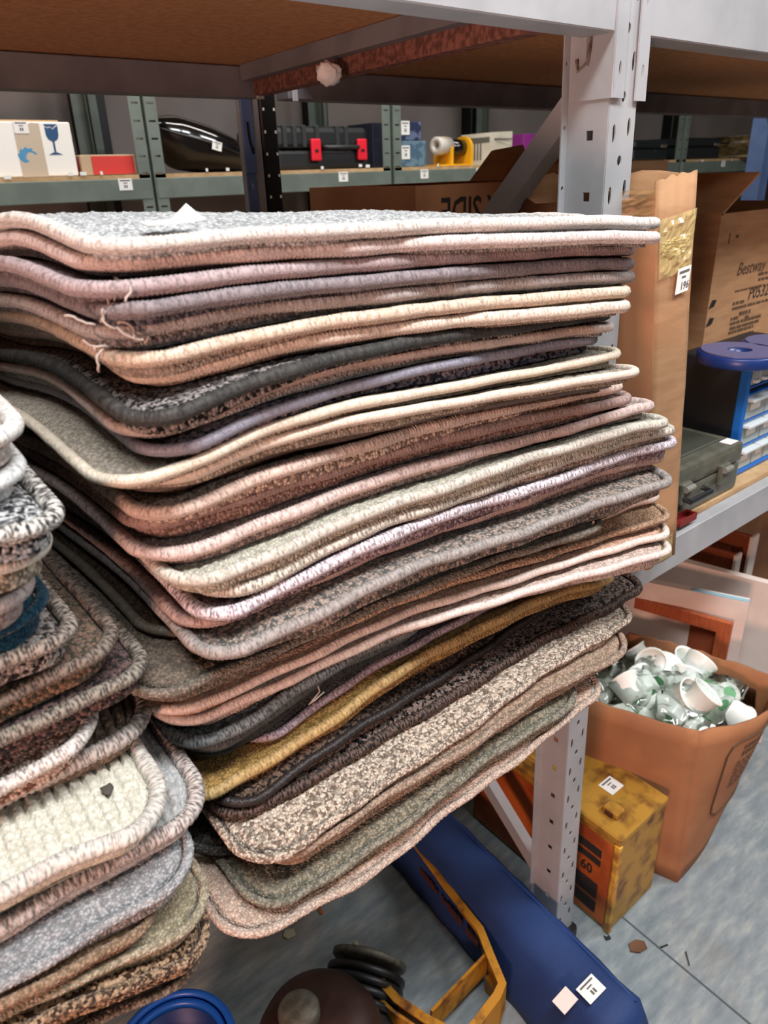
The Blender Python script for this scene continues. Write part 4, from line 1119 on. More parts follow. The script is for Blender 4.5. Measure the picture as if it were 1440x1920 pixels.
# blue reels lying on the cabinet
M_REEL = mat('dusty_blue_grey_plastic', (92, 92, 128), .35)
for (px, py, R_, lab, z0) in ((1388, 650, .072, 'blue plastic reel with a centre hole lying flat on the drawer cabinet', 0.0), (1470, 630, .070, 'second blue reel at the right edge, behind the flat one', 0.0)):
    c = at(px, py, 2, oh + .03)
    if lab.startswith('second'): c = at(1468, 634, 2, oh + .03); c.z = oh
    else: c = at(1388, 650, 2, oh + .03); c.z = oh; print('reel', c, cx0, cy, cd)
    t = thing('plastic_reel', lab, 'reel', (c.x, c.y, oh), 'blue reels on the drawer cabinet')
    bm = nbm(); lathe(bm, [(.020, .001), (R_, .001), (R_ + .002, .003), (R_ + .002, .020), (R_, .022), (.058, .022)][0:5] + [(.020, .022)], (c.x, c.y, oh), 40, close=True); obj('rim', bm, M_BLUED, t, True)
    bm = nbm(); lathe(bm, [(.022, .0225), (R_ - .004, .0225), (R_ - .004, .025), (.022, .025)], (c.x, c.y, oh), 40, close=True); obj('face', bm, M_REEL, t)
# olive tool case
M_OLIVE = mat('olive_grey_plastic', (92, 92, 80), .38, c2=(80, 80, 70), scale=30)
ca0 = at(1280, 955, 1, .60)
yc_ = .600; x1c = at(1384, 890, 1, yc_)[0]; x0c = Rb.x + .02; ztc = SH + .098
x1c = min(x1c, cx0 - .012)
case = thing('tool_case', 'olive grey plastic tool case with latches in front of the blue drawer cabinet', 'tool case', (x0c, yc_, SH))
bm = nbm(); box(bm, (x0c, yc_, SH + .001), (x1c, yc_ + .20, SH + .055), .008, segs=2); obj('case_base', bm, M_OLIVE, case)
bm = nbm(); box(bm, (x0c, yc_ - .002, SH + .057), (x1c + .002, yc_ + .20, ztc), .012, segs=2); lid = obj('case_lid', bm, M_OLIVE, case)
bm = nbm(); box(bm, (x0c + .02, yc_ + .03, ztc - .001), (x1c - .03, yc_ + .17, ztc + .004), .003); obj('lid_panel', bm, mat('dark_olive', (66, 68, 60), .3), case)
for f in (.30, .72):
    xx = x0c + (x1c - x0c) * f
    bm = nbm(); box(bm, (xx, yc_ - .010, SH + .030), (xx + .030, yc_ + .001, SH + .072), .003); lt = obj('latch', bm, M_OLIVE, case)
    bm = nbm(); tube(bm, [(xx + .002, yc_ - .012, SH + .062), (xx + .028, yc_ - .012, SH + .062)], .006, 10); obj('latch_barrel', bm, mat('grey_barrel', (120, 120, 112), .4), lt)
bm = nbm(); tube(bm, [(x0c + .10, yc_ - .004, SH + .045), (x0c + .10, yc_ - .022, SH + .042), (x0c + .17, yc_ - .022, SH + .042), (x0c + .17, yc_ - .004, SH + .045)], .005, 8); obj('handle', bm, M_BLACKP, case)
sp0 = at(1352, 824, 1, yc_ - .004)
bm = nbm(); prism(bm, [(0, 0), (.03, 0), (.03, .022), (0, .022)], (x1c - .045, yc_ + .004, ztc + .0005), (1, 0, 0), (0, 1, 0), .001); obj('lot_sticker', bm, M_PAPER, case)
# maroon channel
rc = at(1286, 985, 2, SH)
bm = nbm()
box(bm, (rc.x - .02, rc.y, SH + .001), (rc.x + .035, rc.y + .022, SH + .003)); box(bm, (rc.x - .02, rc.y, SH + .001), (rc.x + .035, rc.y + .002, SH + .014)); box(bm, (rc.x - .02, rc.y + .020, SH + .001), (rc.x + .035, rc.y + .022, SH + .014)); box(bm, (rc.x + .033, rc.y, SH + .001), (rc.x + .035, rc.y + .022, SH + .014))
o = obj('metal_channel', bm, mat('maroon_paint', (120, 34, 30), .4), None, loc=(rc.x, rc.y, SH)); tag(o, 'small dark red open channel on the shelf edge beside the tall box', 'metal bracket')
# carton on the top shelf, just showing over the beam
c = at(1375, 2, 1, YF + .03)
bx_ = bx('yellow_carton', (c.x - .03, YF + .03, ZB1 + .007), (c.x + .10, YF + .22, ZB1 + .05), mat('yellow_card', (228, 190, 60), .6), None, .002); tag(bx_, 'yellow carton lying on the upper shelf at the top right', 'carton')

rl = [o_ for o_ in scene.objects if o_.get('label', '').startswith('chunky ribbed white')][0]
p = at(200, 1480, 1, .55)
for _ in range(10): p = at(200, 1480, 2, float(zB(11, np.array([p.x]), np.array([p.y]))[0]) + .006)
obj('dark_blemish', blob(p, .0042, (1, 1.4, .45), 2, .4, 4), mat('grime_tuft', (70, 66, 60), .9), rl, True)
# ------------------------------------------------------------------ green racks along the back wall
YG = 2.50; ZG = 1.478; GT = 2.15
def green_rack(pl, pr, n, label, stick):
    """pl, pr: photo x of the outer edges of its front posts"""
    x0 = at(pl, 315, 1, YG).x; x1 = at(pr, 315, 1, YG).x
    t = thing('green_shelving_rack', label, 'shelving rack', ((x0 + x1) / 2, YG + .25, 0), 'green racks along the back wall')
    pw = at(285 + 22, 315, 1, YG).x - at(285, 315, 1, YG).x
    for yy, s in ((YG, 1), (YG + .5, -1)):
        for xx, sx in ((x0, 1), (x1, -1)):
            bm = nbm()
            z = .03; sl = []
            while z < GT - .05:
                sl.append((pw * .5, z, .011, .0028, 'rect')); z += .05
            ex = Vector((sx, 0, 0))
            if yy == YG: perforated(bm, (xx, yy, 0), ex, Zv, [(0, pw, sl)], 0, GT)
            else: perforated(bm, (xx, yy, 0), ex, Zv, [(0, pw, [])], 0, GT)
            perforated(bm, (xx, yy, 0), Vector((0, s, 0)), Zv, [(0, .035, [])], 0, GT)
            bmesh.ops.remove_doubles(bm, verts=bm.verts, dist=1e-5)
            solid(obj('post', bm, M_GREEN, t), .002, 0)
    for zt in (ZG, .90, .35, 2.12):
        hgt = .062
        for yy in (YG - .003, YG + .48):
            bx('beam', (x0 + .003, yy, zt - .012 - hgt), (x1 - .003, yy + .022, zt - .012), M_GREEN, t, .002)
        for xx in (x0 + .004, x1 - .024):
            bx('beam', (xx, YG + .02, zt - .012 - hgt), (xx + .020, YG + .48, zt - .012), M_GREEN, t, .002)
        bx('shelf_board', (x0 + .004, YG - .001, zt - .0118), (x1 - .004, YG + .497, zt), M_SHELFTOP, t)
    for px in stick:
        c = at(px, 318 if px < 400 else 310 if px < 1200 else 296, 1, YG - .005)
        sticker(t, (c.x - .022, YG - .0035, ZG - .045), (1, 0, 0), (0, 0, 1), .044, .034)
    return t
green_rack(-240, 281, 1, 'green shelving rack at the left holding the white box with a goblet mark', (231,))
green_rack(287, 733, 2, 'green shelving rack behind the black pod and the case with red latches', (643,))
green_rack(739, 1043, 3, 'green shelving rack carrying the yellow film dispenser', (796, 900))
green_rack(1046, 1273, 4, 'green shelving rack half hidden behind the pale grey upright', ())
green_rack(1277, 1640, 5, 'green shelving rack at the right carrying the mottled brown bell shape', (1358,))
# a few paint chips on the beams
gr = sorted([o_ for o_ in scene.objects if o_.name.startswith('green_shelving_rack')], key=lambda o_: o_.location.x)
for gi, lst in ((0, ((7, 332, .02), (128, 326, .014), (150, 325, .02), (188, 324, .008))), (1, ((386, 318, .008), (424, 317, .012), (602, 314, .012), (673, 310, .016), (686, 311, .02))), (2, ((820, 309, .008),)), (4, ((1316, 301, .02), (1372, 300, .01), (1412, 298, .03)))):
    bm = nbm()
    for px, py, w in lst:
        c = at(px, py, 1, YG - .004); box(bm, (c.x, YG - .0036, c.z - .006), (c.x + w, YG - .0030, c.z + .004), 0)
    obj('paint_chips', bm, M_PAPER, gr[gi])['kind'] = 'stuff'

Zg = ZG + .001
# white box with goblet mark and blue swirl
def gx(px, y, py=300): return at(px, py, 1, y).x
def gz(py, px, y): return at(px, py, 1, y).z
Y1 = YG + .02
wb = thing('white_carton', 'white carton printed with a dark blue goblet symbol and a blue swirl', 'carton', (gx(60, Y1), Y1, Zg))
xa_, xb_ = gx(-70, Y1), gx(143, Y1); zt = gz(229, 120, Y1)
M_WCARD = mat('white_card', (238, 236, 230), .6)
bx('box_body', (xa_, Y1, Zg), (xb_, Y1 + .24, zt), M_WCARD, wb, .003)
bx('box_flap', (xa_ + .05, Y1 + .01, zt + .0005), (xb_ - .03, Y1 + .23, zt + .005), M_CARDE, wb)
M_DBLUE = mat('dark_blue_print', (26, 74, 118), .6); M_LBLUE = mat('blue_print', (40, 140, 190), .6)
g0 = at(105, 290, 1, Y1); s_ = (at(118, 265, 1, Y1) - at(93, 265, 1, Y1)).x
bm = nbm()
def pr_(poly, m=None): prism(bm, [(x * s_, y * s_) for x, y in poly], (g0.x, Y1 - .0002, g0.z), (1, 0, 0), (0, 0, 1), .0008)
pr_([(-.5, .0), (.5, .0), (.16, .16), (-.16, .16)]); pr_([(-.07, .16), (.07, .16), (.07, .9), (-.07, .9)])
pr_([(-.07, .9), (.07, .9), (.36, 1.08), (.47, 1.35), (.5, 2.0), (.22, 1.83), (.16, 1.74), (.02, 1.80), (-.12, 1.88), (-.22, 1.80), (-.47, 1.90), (-.47, 1.35), (-.36, 1.08)])
pr_([(-.47, 1.98), (-.22, 1.88), (-.12, 1.96), (.02, 1.88), (.16, 1.82), (.22, 1.92), (.5, 2.09), (-.5, 2.09)])
obj('goblet_mark', bm, M_DBLUE, wb)
bm = nbm(); sw = at(53, 296, 1, Y1); R0 = s_ * .72
for k in range(5):
    poly = []
    for j in range(11):
        a = math.radians(20 + k * 34 + j * 12); r = R0 * (1.05 - j * .075); poly.append((r * math.cos(a), r * math.sin(a)))
    for j in range(10, -1, -1):
        a = math.radians(20 + k * 34 + j * 12); r = R0 * (.86 - j * .072); poly.append((r * math.cos(a), r * math.sin(a)))
    poly = [(x, y) for x, y in poly if True]
    prism(bm, poly, (sw.x, Y1 - .0002, max(sw.z, Zg + R0 * .55)), (1, 0, 0), (0, 0, 1), .0008)
obj('swirl_mark', bm, M_LBLUE, wb)
bm = nbm(); t0 = at(24, 240, 1, Y1); t1 = at(74, 240, 1, Y1)
prism(bm, [(0, 0), (t1.x - t0.x, 0), (t1.x - t0.x, zt - Zg - .004), ((t1.x - t0.x) * .7, zt - Zg - .002), (0, zt - Zg - .03)], (t0.x, Y1 - .0002, Zg), (1, 0, 0), (0, 0, 1), .0005)
obj('tape_strip', bm, mat('tan_tape', (196, 180, 160), .3), wb)
st_ = at(28, 250, 1, Y1 - .001); sticker(wb, (st_.x, Y1 - .001, st_.z), (1, 0, 0), (0, 0, 1), .04, .032)
# red carton
Y2 = YG + .02
rx0, rx1 = gx(150, Y2), gx(250, Y2)
rb2 = thing('red_carton', 'low red carton with torn beige edges beside the white carton', 'carton', (rx0, Y2, Zg))
h_ = gz(290, 200, Y2) - Zg
bx('tray', (rx0, Y2, Zg), (rx1 + .008, Y2 + .16, Zg + h_), mat('torn_beige_card', (186, 160, 130), .8), rb2, .002)
bx('red_front', (rx0 + .035, Y2 - .002, Zg + .002), (rx1, Y2 - .0004, Zg + h_ - .004), mat('red_card', (206, 52, 44), .5), rb2)
bx('red_side', (rx0 - .0012, Y2 + .01, Zg + .002), (rx0 - .0002, Y2 + .15, Zg + h_ - .004), mat('dark_red_card', (150, 50, 40), .5), rb2)
# glossy black pod
Y3 = YG + .05
pod = thing('black_pod', 'glossy black pod-shaped roof box lying on the green rack', 'roof box', (gx(370, Y3 + .12), Y3 + .15, Zg))
def pod_shell(name, top, m, n=26, k=20):
    bm = nbm(); rings = []
    xs0, xs1 = gx(271, Y3 + .15), gx(474, Y3 + .15)
    for i in range(n + 1):
        t = i / n; x = xs0 + (xs1 - xs0) * t
        # seam line and crest heights read along the length
        seam = np.interp(t, [0, .2, .5, .8, 1], [.150, .118, .082, .045, .022])
        crest = np.interp(t, [0, .08, .25, .5, .75, .92, 1], [.150, .180, .186, .160, .118, .070, .024])
        keel = np.interp(t, [0, .1, .28, .45, .8, 1], [.148, .085, .012, .002, .001, .016])
        hw = .15 * math.sin(math.pi * min(1, (t * .93 + .05))) ** .55
        hz = (crest - seam) if top else (keel - seam)
        rings.append([bm.verts.new((x, Y3 + .15 - hw * math.cos(math.pi * j / k), Zg + seam + hz * (math.sin(math.pi * j / k) ** .7))) for j in range(k + 1)])
    for a, b in zip(rings, rings[1:]):
        for j in range(k): bm.faces.new((a[j], b[j], b[j + 1], a[j + 1]))
    bm.faces.new(rings[0]); bm.faces.new(rings[-1][::-1])
    bmesh.ops.recalc_face_normals(bm, faces=bm.faces)
    return obj(name, bm, m, pod, True)
pod_shell('lid', True, M_BLACKG); pod_shell('base', False, mat('satin_black', (18, 18, 19), .3))
bm = nbm(); xs0, xs1 = gx(271, Y3 + .15), gx(474, Y3 + .15)
tube(bm, [(xs0 + (xs1 - xs0) * t, Y3 + .15 - .15 * math.sin(math.pi * min(1, (t * .93 + .05))) ** .55 - .003, Zg + float(np.interp(t, [0, .2, .5, .8, 1], [.150, .118, .082, .045, .022]))) for t in np.linspace(0, 1, 20)], .004, 6)
obj('seam_rim', bm, mat('satin_black', (18, 18, 19), .3), pod, True)
c = at(404, 271, 1, Y3)
sticker(pod, (c.x - .02, Y3 - .008, c.z - .014), (1, 0, -.25), (.25, 0, 1), .036, .028)
# black case with red latches
Y4 = YG + .03
tx0, tx1 = gx(521, Y4), gx(692, Y4); th4 = gz(238, 610, Y4) - Zg
tc_ = thing('black_tool_case', 'black hard tool case with two red latches on the green rack', 'tool case', (tx0, Y4, Zg))
bx('case_base', (tx0, Y4, Zg), (tx1, Y4 + .30, Zg + th4 * .46), M_BLACKP, tc_, .012, segs=2)
l4 = bx('case_lid', (tx0 + .004, Y4 - .002, Zg + th4 * .48), (tx1 - .004, Y4 + .30, Zg + th4), M_BLACKP, tc_, .018, segs=2)
M_DGREY = mat('dark_grey_ribs', (46, 50, 50), .4)
for f in (.06, .16, .26, .40, .62, .72):
    xx = tx0 + (tx1 - tx0) * f
    bx('lid_rib', (xx, Y4 - .008, Zg + th4 * .52), (xx + .018, Y4 + .28, Zg + th4 + .005), M_DGREY, l4, .003)
for pa, pb in ((582, 600), (669, 686)):
    xa2, xb2 = gx(pa, Y4 - .012, 270), gx(pb, Y4 - .012, 270)
    la = bx('red_latch', (xa2, Y4 - .020, Zg + th4 * .20), (xb2, Y4 - .008, Zg + th4 * .72), M_REDP, tc_, .005, segs=2)
    bx('latch_slot', (xa2 + .014, Y4 - .0212, Zg + th4 * .40), (xb2 - .014, Y4 - .0198, Zg + th4 * .47), M_BLACKP, la)
bm = nbm(); hxa, hxb = gx(604, Y4, 270), gx(664, Y4, 270); hz_ = Zg + th4 * .52
tube(bm, [(hxa, Y4 - .004, hz_), (hxa, Y4 - .026, hz_), (hxa + .01, Y4 - .032, hz_), (hxb - .01, Y4 - .032, hz_), (hxb, Y4 - .026, hz_), (hxb, Y4 - .004, hz_)], .008, 8); obj('handle', bm, M_DGREY, tc_, True)
xk0, xk1 = gx(694, Y4 + .1), gx(724, Y4 + .1)
o = bx('navy_carton', (xk0 + .002, Y4 + .08, Zg), (xk1, Y4 + .30, gz(231, 710, Y4 + .1)), mat('navy_card', (24, 28, 46), .6), None, .002); tag(o, 'dark navy carton between the red-latched case and the green posts', 'carton')
# two blue cartons
def mottled(name, a, b): return mat(name, a, .5, c2=b, scale=28, fac=(.5, .54))
for pa, pb, p0, p1, nm, cA, cB, lab in ((751, 799, 300, 264, 'b1', (70, 98, 118), (98, 124, 140), 'grey blue floral carton with a white label, lower of two'), (751, 790, 263, 228, 'b2', (34, 44, 74), (92, 104, 132), 'navy floral carton with a white label, upper of two')):
    z0 = Zg if nm == 'b1' else zprev + .001
    z1_ = gz(p1, 770, Y1)
    xa3, xb3 = gx(pa, Y1, 270), gx(pb, Y1, 270)
    t = thing('floral_carton', lab, 'carton', (xa3, Y1, z0), 'blue floral cartons')
    bx('box_body', (xa3, Y1, z0), (xb3, Y1 + .12, z1_), mottled('card_' + nm, cA, cB), t, .002)
    sticker(t, (xa3 + .004, Y1 - .0003, z0 + (z1_ - z0) * .30), (1, 0, 0), (0, 0, 1), .045, .050)
    zprev = z1_
# yellow film dispenser
Y5 = YG + .04
fd = thing('film_dispenser', 'yellow dispenser holding a roll of clear and black film', 'tape dispenser', (gx(845, Y5), Y5, Zg))
hh5 = gz(254, 845, Y5) - Zg
cz5 = Zg + hh5 * .62
for px in (832, 869):
    xx = gx(px, Y5 + .05, 280)
    prof = [(-.055, 0), (.055, 0), (.055, hh5 * .6)] + [(.055 * math.cos(a), hh5 * .62 + (hh5 * .38) * math.sin(a)) for a in [math.pi * k / 10 for k in range(11)]] + [(-.055, hh5 * .6)]
    bm = nbm(); prism(bm, prof, (xx, Y5 + .06, Zg), (0, 1, 0), (0, 0, 1), .016)
    obj('yellow_cheek', bm, M_YELP, fd)
bm = nbm(); lathe(bm, [(0, 0), (.034, 0), (.034, .10), (0, .10)], (gx(842, Y5 + .06, 280), Y5 + .06, cz5), 24, (1, 0, 0)); obj('black_roll', bm, M_BLACKG, fd, True)
bm = nbm(); lathe(bm, [(.014, 0), (.034, 0), (.036, .004), (.036, .085), (.014, .085)], (gx(808, Y5 + .06, 280), Y5 + .03, cz5 + .006), 24, (1, .15, 0), close=True); obj('clear_roll', bm, mat('milky_film', (206, 200, 190), .2), fd, True)
bx('foot_plate', (gx(826, Y5, 298), Y5, Zg), (gx(880, Y5, 298), Y5 + .12, Zg + .006), M_YELP, fd, .001)
# long printed carton with a worn white end
Y6 = YG + .06
pc_ = thing('long_carton', 'long pale carton with a worn white end beside the yellow dispenser', 'carton', (gx(925, Y6), Y6, Zg))
xa6, xm6, xb6 = gx(882, Y6 + .1, 280), gx(921, Y6, 280), gx(966, Y6, 280); z6 = gz(248, 940, Y6)
bm = nbm(); hexa(bm, [(xa6, Y6 + .16, Zg), (xm6, Y6, Zg), (xb6, Y6 + .02, Zg), (xb6 - .04, Y6 + .20, Zg)], [(xa6, Y6 + .16, z6 - .004), (xm6, Y6, z6), (xb6, Y6 + .02, z6 + .006), (xb6 - .04, Y6 + .20, z6 + .002)])
obj('box_body', bm, mat('pale_worn_card', (214, 208, 190), .7, c2=(196, 188, 168), scale=12), pc_)
d6 = (Vector((xm6, Y6, 0)) - Vector((xa6, Y6 + .16, 0))); 
bm = nbm(); prism(bm, [(.01, z6 - Zg - .045), (d6.length - .01, z6 - Zg - .040), (d6.length - .01, z6 - Zg - .018), (.01, z6 - Zg - .020)], (xa6, Y6 + .1592, Zg), d6, (0, 0, 1), .0008)
for k in range(7): prism(bm, [(.006 + k * .016, .02), (.014 + k * .016, .02), (.014 + k * .016, .09), (.006 + k * .016, .09)], (xa6, Y6 + .1592, Zg), d6, (0, 0, 1), .0006)
pk = obj('print_block', bm, mat('faded_print', (96, 92, 84), .8), pc_); pk['kind'] = 'stuff'
bx('print_line', (xm6 + .02, Y6 - .0006, z6 - .030), (xb6 - .02, Y6 + .001, z6 - .024), M_INK, pc_)
xq0, xq1 = gx(969, Y6 + .1, 280), gx(996, Y6 + .1, 280)
o = bx('purple_carton', (xq0, Y6 + .06, Zg), (xq1, Y6 + .2, gz(252, 985, Y6 + .1)), mat('purple_card', (134, 42, 128), .5), None, .002); tag(o, 'purple carton partly hidden by the diagonal brace', 'carton')
xq2 = gx(1016, Y6 + .1, 280)
o = bx('blue_carton', (xq1 + .003, Y6 + .06, Zg), (xq2, Y6 + .2, gz(250, 1000, Y6 + .1)), mat('slate_blue_card', (70, 84, 110), .5), None, .002); tag(o, 'narrow slate blue carton right of the purple one', 'carton')
# dark tray
t = thing('cardboard_tray', 'dark brown cardboard tray with leafy bits, left of the pale grey upright', 'tray', (gx(1075, Y6), Y6, Zg))
xa7, xb7 = gx(1050, Y6, 285), gx(1112, Y6, 285); z7 = gz(264, 1075, Y6)
bm = nbm(); box(bm, (xa7, Y6, Zg), (xb7, Y6 + .006, z7)); box(bm, (xa7, Y6 + .2, Zg), (xb7, Y6 + .206, z7)); box(bm, (xa7, Y6, Zg), (xa7 + .006, Y6 + .206, z7)); box(bm, (xb7 - .006, Y6, Zg), (xb7, Y6 + .206, z7)); box(bm, (xa7, Y6, Zg), (xb7, Y6 + .206, Zg + .006))
obj('walls', bm, M_CARDD, t)
bx('print_panel', (xa7 + .10, Y6 - .001, Zg + .012), (xb7 - .03, Y6 - .0001, Zg + .07), mat('tan_print', (126, 96, 72), .8), t)
obj('crumpled_paper', blob((xa7 + .12, Y6 + .10, z7 - .012), .05, (1.6, 1, .6), 3, .3, 9), mat('dark_paper', (40, 34, 28), .9), t)
# black cases right of the upright
for pa, pb, yy, zt7, lab in ((1188, 1253, YG + .03, 262, 'black box behind the pale grey upright, left of the green post'), (1277, 1350, YG + .03, 258, 'long black case with a chrome catch, right of the green post')):
    xa8, xb8 = gx(pa, yy, 280), gx(pb, yy, 280)
    t = thing('black_case', lab, 'case', (xa8, yy, Zg))
    z8 = gz(zt7, (pa + pb) / 2, yy)
    bx('case_base', (xa8, yy, Zg), (xb8, yy + .28, Zg + (z8 - Zg) * .55), mat('blue_black_plastic', (22, 28, 32), .45), t, .008)
    bx('case_lid', (xa8 + .003, yy - .002, Zg + (z8 - Zg) * .57), (xb8 - .003, yy + .28, z8), mat('blue_black_plastic', (22, 28, 32), .45), t, .012)
    bx('catch', (xb8 - .09, yy - .012, Zg + (z8 - Zg) * .62), (xb8 - .03, yy - .002, Zg + (z8 - Zg) * .76), mat('chrome', (210, 210, 205), .15, 1.0), t, .003)
# mottled bell-shaped body with knobs
Y8 = YG + .16
bc = at(1380, 292, 1, Y8)
t = thing('stove_body', 'mottled brown bell-shaped metal body with chrome knobs on the rack at the right', 'stove', (bc.x, Y8, Zg))
Rk = (at(1424, 292, 1, Y8) - at(1330, 292, 1, Y8)).x / 2; z9 = gz(256, 1382, Y8)
bm = nbm(); lathe(bm, [(0, 0), (Rk, 0), (Rk * 1.02, .010), (Rk * .86, .030), (Rk * .62, .050), (Rk * .46, (z9 - Zg) * .55), (Rk * .42, (z9 - Zg) * .62), (Rk * .42, z9 - Zg - .006), (Rk * .46, z9 - Zg), (0, z9 - Zg)], (bc.x, Y8, Zg), 36)
obj('body', bm, mat('mottled_brown_metal', (66, 54, 38), .4, .3, c2=(120, 100, 64), scale=30), t, True)
bm = nbm(); zr = Zg + (z9 - Zg) * .70
tube(bm, [(bc.x - Rk * 1.35, Y8 - .01, zr), (bc.x + Rk * 1.15, Y8 - .01, zr)], .005, 8); obj('rod', bm, M_BLACKM, t)
for f in (-1.35, .62, 1.1):
    obj('knob', blob((bc.x + Rk * f, Y8 - .016 - (Rk * .45 if abs(f) < 1 else 0), zr + .004), .012, n=2, j=0), mat('chrome', (210, 210, 205), .15, 1.0), t, True)
# white cloth scrap and hanging tag
c = at(1197, 262, 1, YG + .1)
o = obj('crumpled_cloth', blob((gx(1186, YG + .33, 270), YG + .36, Zg + .065), .06, (1.0, .5, 1.1), 3, .25, 21), M_WALLF, None, True, loc=(c.x, YG + .36, Zg)); tag(o, 'pale crumpled cloth behind the black box near the upright', 'cloth')
# ------------------------------------------------------------------ floor under the shelf
# blue padded bolster
M_BLUEV = mat('blue_vinyl_cloth', (14, 42, 90), .7, c2=(18, 50, 102), scale=6, bump=.35, bscale=420)
a0 = Vector((.805, .345)); a1 = Vector((.875, 1.22)); wB = .095; hB = .165
bol = thing('foam_bolster', 'long blue fabric foam bolster on the floor under the shelf', 'bolster', (.75, .75, 0))
dA = (a1 - a0).normalized(); nA = Vector((-dA.y, dA.x))
prof = [(.045, .002), (.052, .035), (.012, hB - .020), (-.004, hB - .004), (-.020, hB), (-wB + .03, hB - .012), (-wB + .008, hB - .030), (-wB - .012, .030), (-wB - .012, .002)]
bm = nbm(); rings = []
NSEG = 40
for i in range(NSEG + 1):
    t = i / NSEG; c = a0 + (a1 - a0) * t
    e_ = min(1, min(t, 1 - t) / .025); f = .90 + .10 * math.sqrt(1 - (1 - e_) ** 2)
    rings.append([bm.verts.new((c.x - nA.x * (x * f + (1 - f) * -.07) + (.0015 * math.sin(t * 60 + x * 50)), c.y - nA.y * x * f, max(.002, z * f + (.0018 * math.sin(t * 37 + x * 90) if z > .03 else 0)))) for x, z in prof])
k_ = len(prof)
for a, b in zip(rings, rings[1:]):
    for j in range(k_): bm.faces.new((a[j], a[(j + 1) % k_], b[(j + 1) % k_], b[j]))
bm.faces.new(rings[0][::-1]); bm.faces.new(rings[-1])
bmesh.ops.recalc_face_normals(bm, faces=bm.faces)
obj('cover', bm, M_BLUEV, bol, True)
bm = nbm(); tube(bm, [(r_[3].co.x, r_[3].co.y, r_[3].co.z + .001) for r_ in []] or [(a0.x + (a1.x - a0.x) * t + nA.x * .004, a0.y + (a1.y - a0.y) * t, hB - .004) for t in np.linspace(.02, .98, 20)], .0025, 6); obj('seam', bm, mat('navy_piping', (16, 54, 112), .6), bol, True)
s1 = at(1108, 1857, 2, hB + .002)
sticker(bol, s1 + Vector((-.020, -.014, -.001)), (.75, -.05, .12), (.05, .8, 0), .040, .032)
s1 = at(1065, 1880, 2, hB - .006)
bm = nbm(); prism(bm, [(0, 0), (.034, 0), (.034, .028), (0, .028)], s1 + Vector((-.022, -.010, .003)), (.75, -.05, .22), (.05, .8, 0), .0008); obj('blank_slip', bm, mat('pinkish_paper', (226, 208, 200), .6), bol)
# rusty yellow angle-iron frame
M_YEL = mat('rusty_yellow_paint', (176, 120, 22), .55, .1, c2=(84, 44, 18), scale=26, fac=(.52, .70), detail=8, bump=.3, bscale=70)
fr_ = thing('yellow_steel_stand', 'rusty yellow steel frame lying on the floor between the bolster and the motor', 'metal stand', (.66, .62, 0))
def ribbon(name, pts, h, z0, th=.004, lip=.018, side=1, m=M_YEL):
    bm = nbm(); P_ = [Vector((p[0], p[1], 0)) for p in pts]
    rows = []
    for i, p in enumerate(P_):
        d = (P_[min(i + 1, len(P_) - 1)] - P_[max(i - 1, 0)]).normalized(); n = Vector((-d.y, d.x, 0)) * side
        z = z0[i] if isinstance(z0, (list, tuple)) else z0
        rows.append([bm.verts.new(p + Vector((0, 0, z))), bm.verts.new(p + Vector((0, 0, z + h))), bm.verts.new(p + n * lip + Vector((0, 0, z + h)))])
    for a, b in zip(rows, rows[1:]):
        bm.faces.new((a[0], b[0], b[1], a[1])); bm.faces.new((a[1], b[1], b[2], a[2]))
    o = obj(name, bm, m, fr_); solid(o, th, 0); return o
pt = lambda x, y, z=.11: tuple(at(x, y, 2, z))[:2]
ribbon('rail', [pt(740, 1500), pt(785, 1582), pt(845, 1665), pt(905, 1740), pt(925, 1790), pt(948, 1845), pt(938, 1872), pt(898, 1925), pt(860, 1975)], .075, .037, side=1, lip=-.014)
ribbon('rail', [pt(870, 1940), pt(800, 1903), pt(748, 1868), pt(707, 1822)], .070, .040, side=-1, lip=-.014)
ribbon('cross_bar', [pt(913, 1782), pt(808, 1892)], .060, .045, lip=.004)
ribbon('inner_bar', [pt(690, 1845), pt(735, 1890), pt(800, 1935), pt(850, 1960)], .055, .045, lip=.004)
for px, py in ((740, 1500), (925, 1790), (860, 1975), (707, 1822)):
    p = pt(px, py); bx('leg', (p[0] - .010, p[1] - .010, .0), (p[0] + .010, p[1] + .010, .045), M_YEL, fr_, .002)
# pressed lettering stripes on the rail
pA_ = Vector((*pt(785, 1600), .108)); pB_ = Vector((*pt(905, 1752), .108)); dL = (pB_ - pA_)
M_RUSTD = mat('dark_rust', (70, 26, 16), .8)
bm = nbm(); rr = random.Random(12)
x = .05
while x < .92:
    w_ = rr.uniform(.03, .055); q0 = pA_ + dL * x; q1 = pA_ + dL * (x + w_)
    if rr.random() < .8: bar(bm, q0 + Vector((-.005, 0, -.034)), q1 + Vector((-.005, 0, -.034)), .0014, rr.choice((.010, .018, .020)))
    x += w_ + .012
obj('faded_lettering', bm, M_RUSTD, fr_)['kind'] = 'stuff'
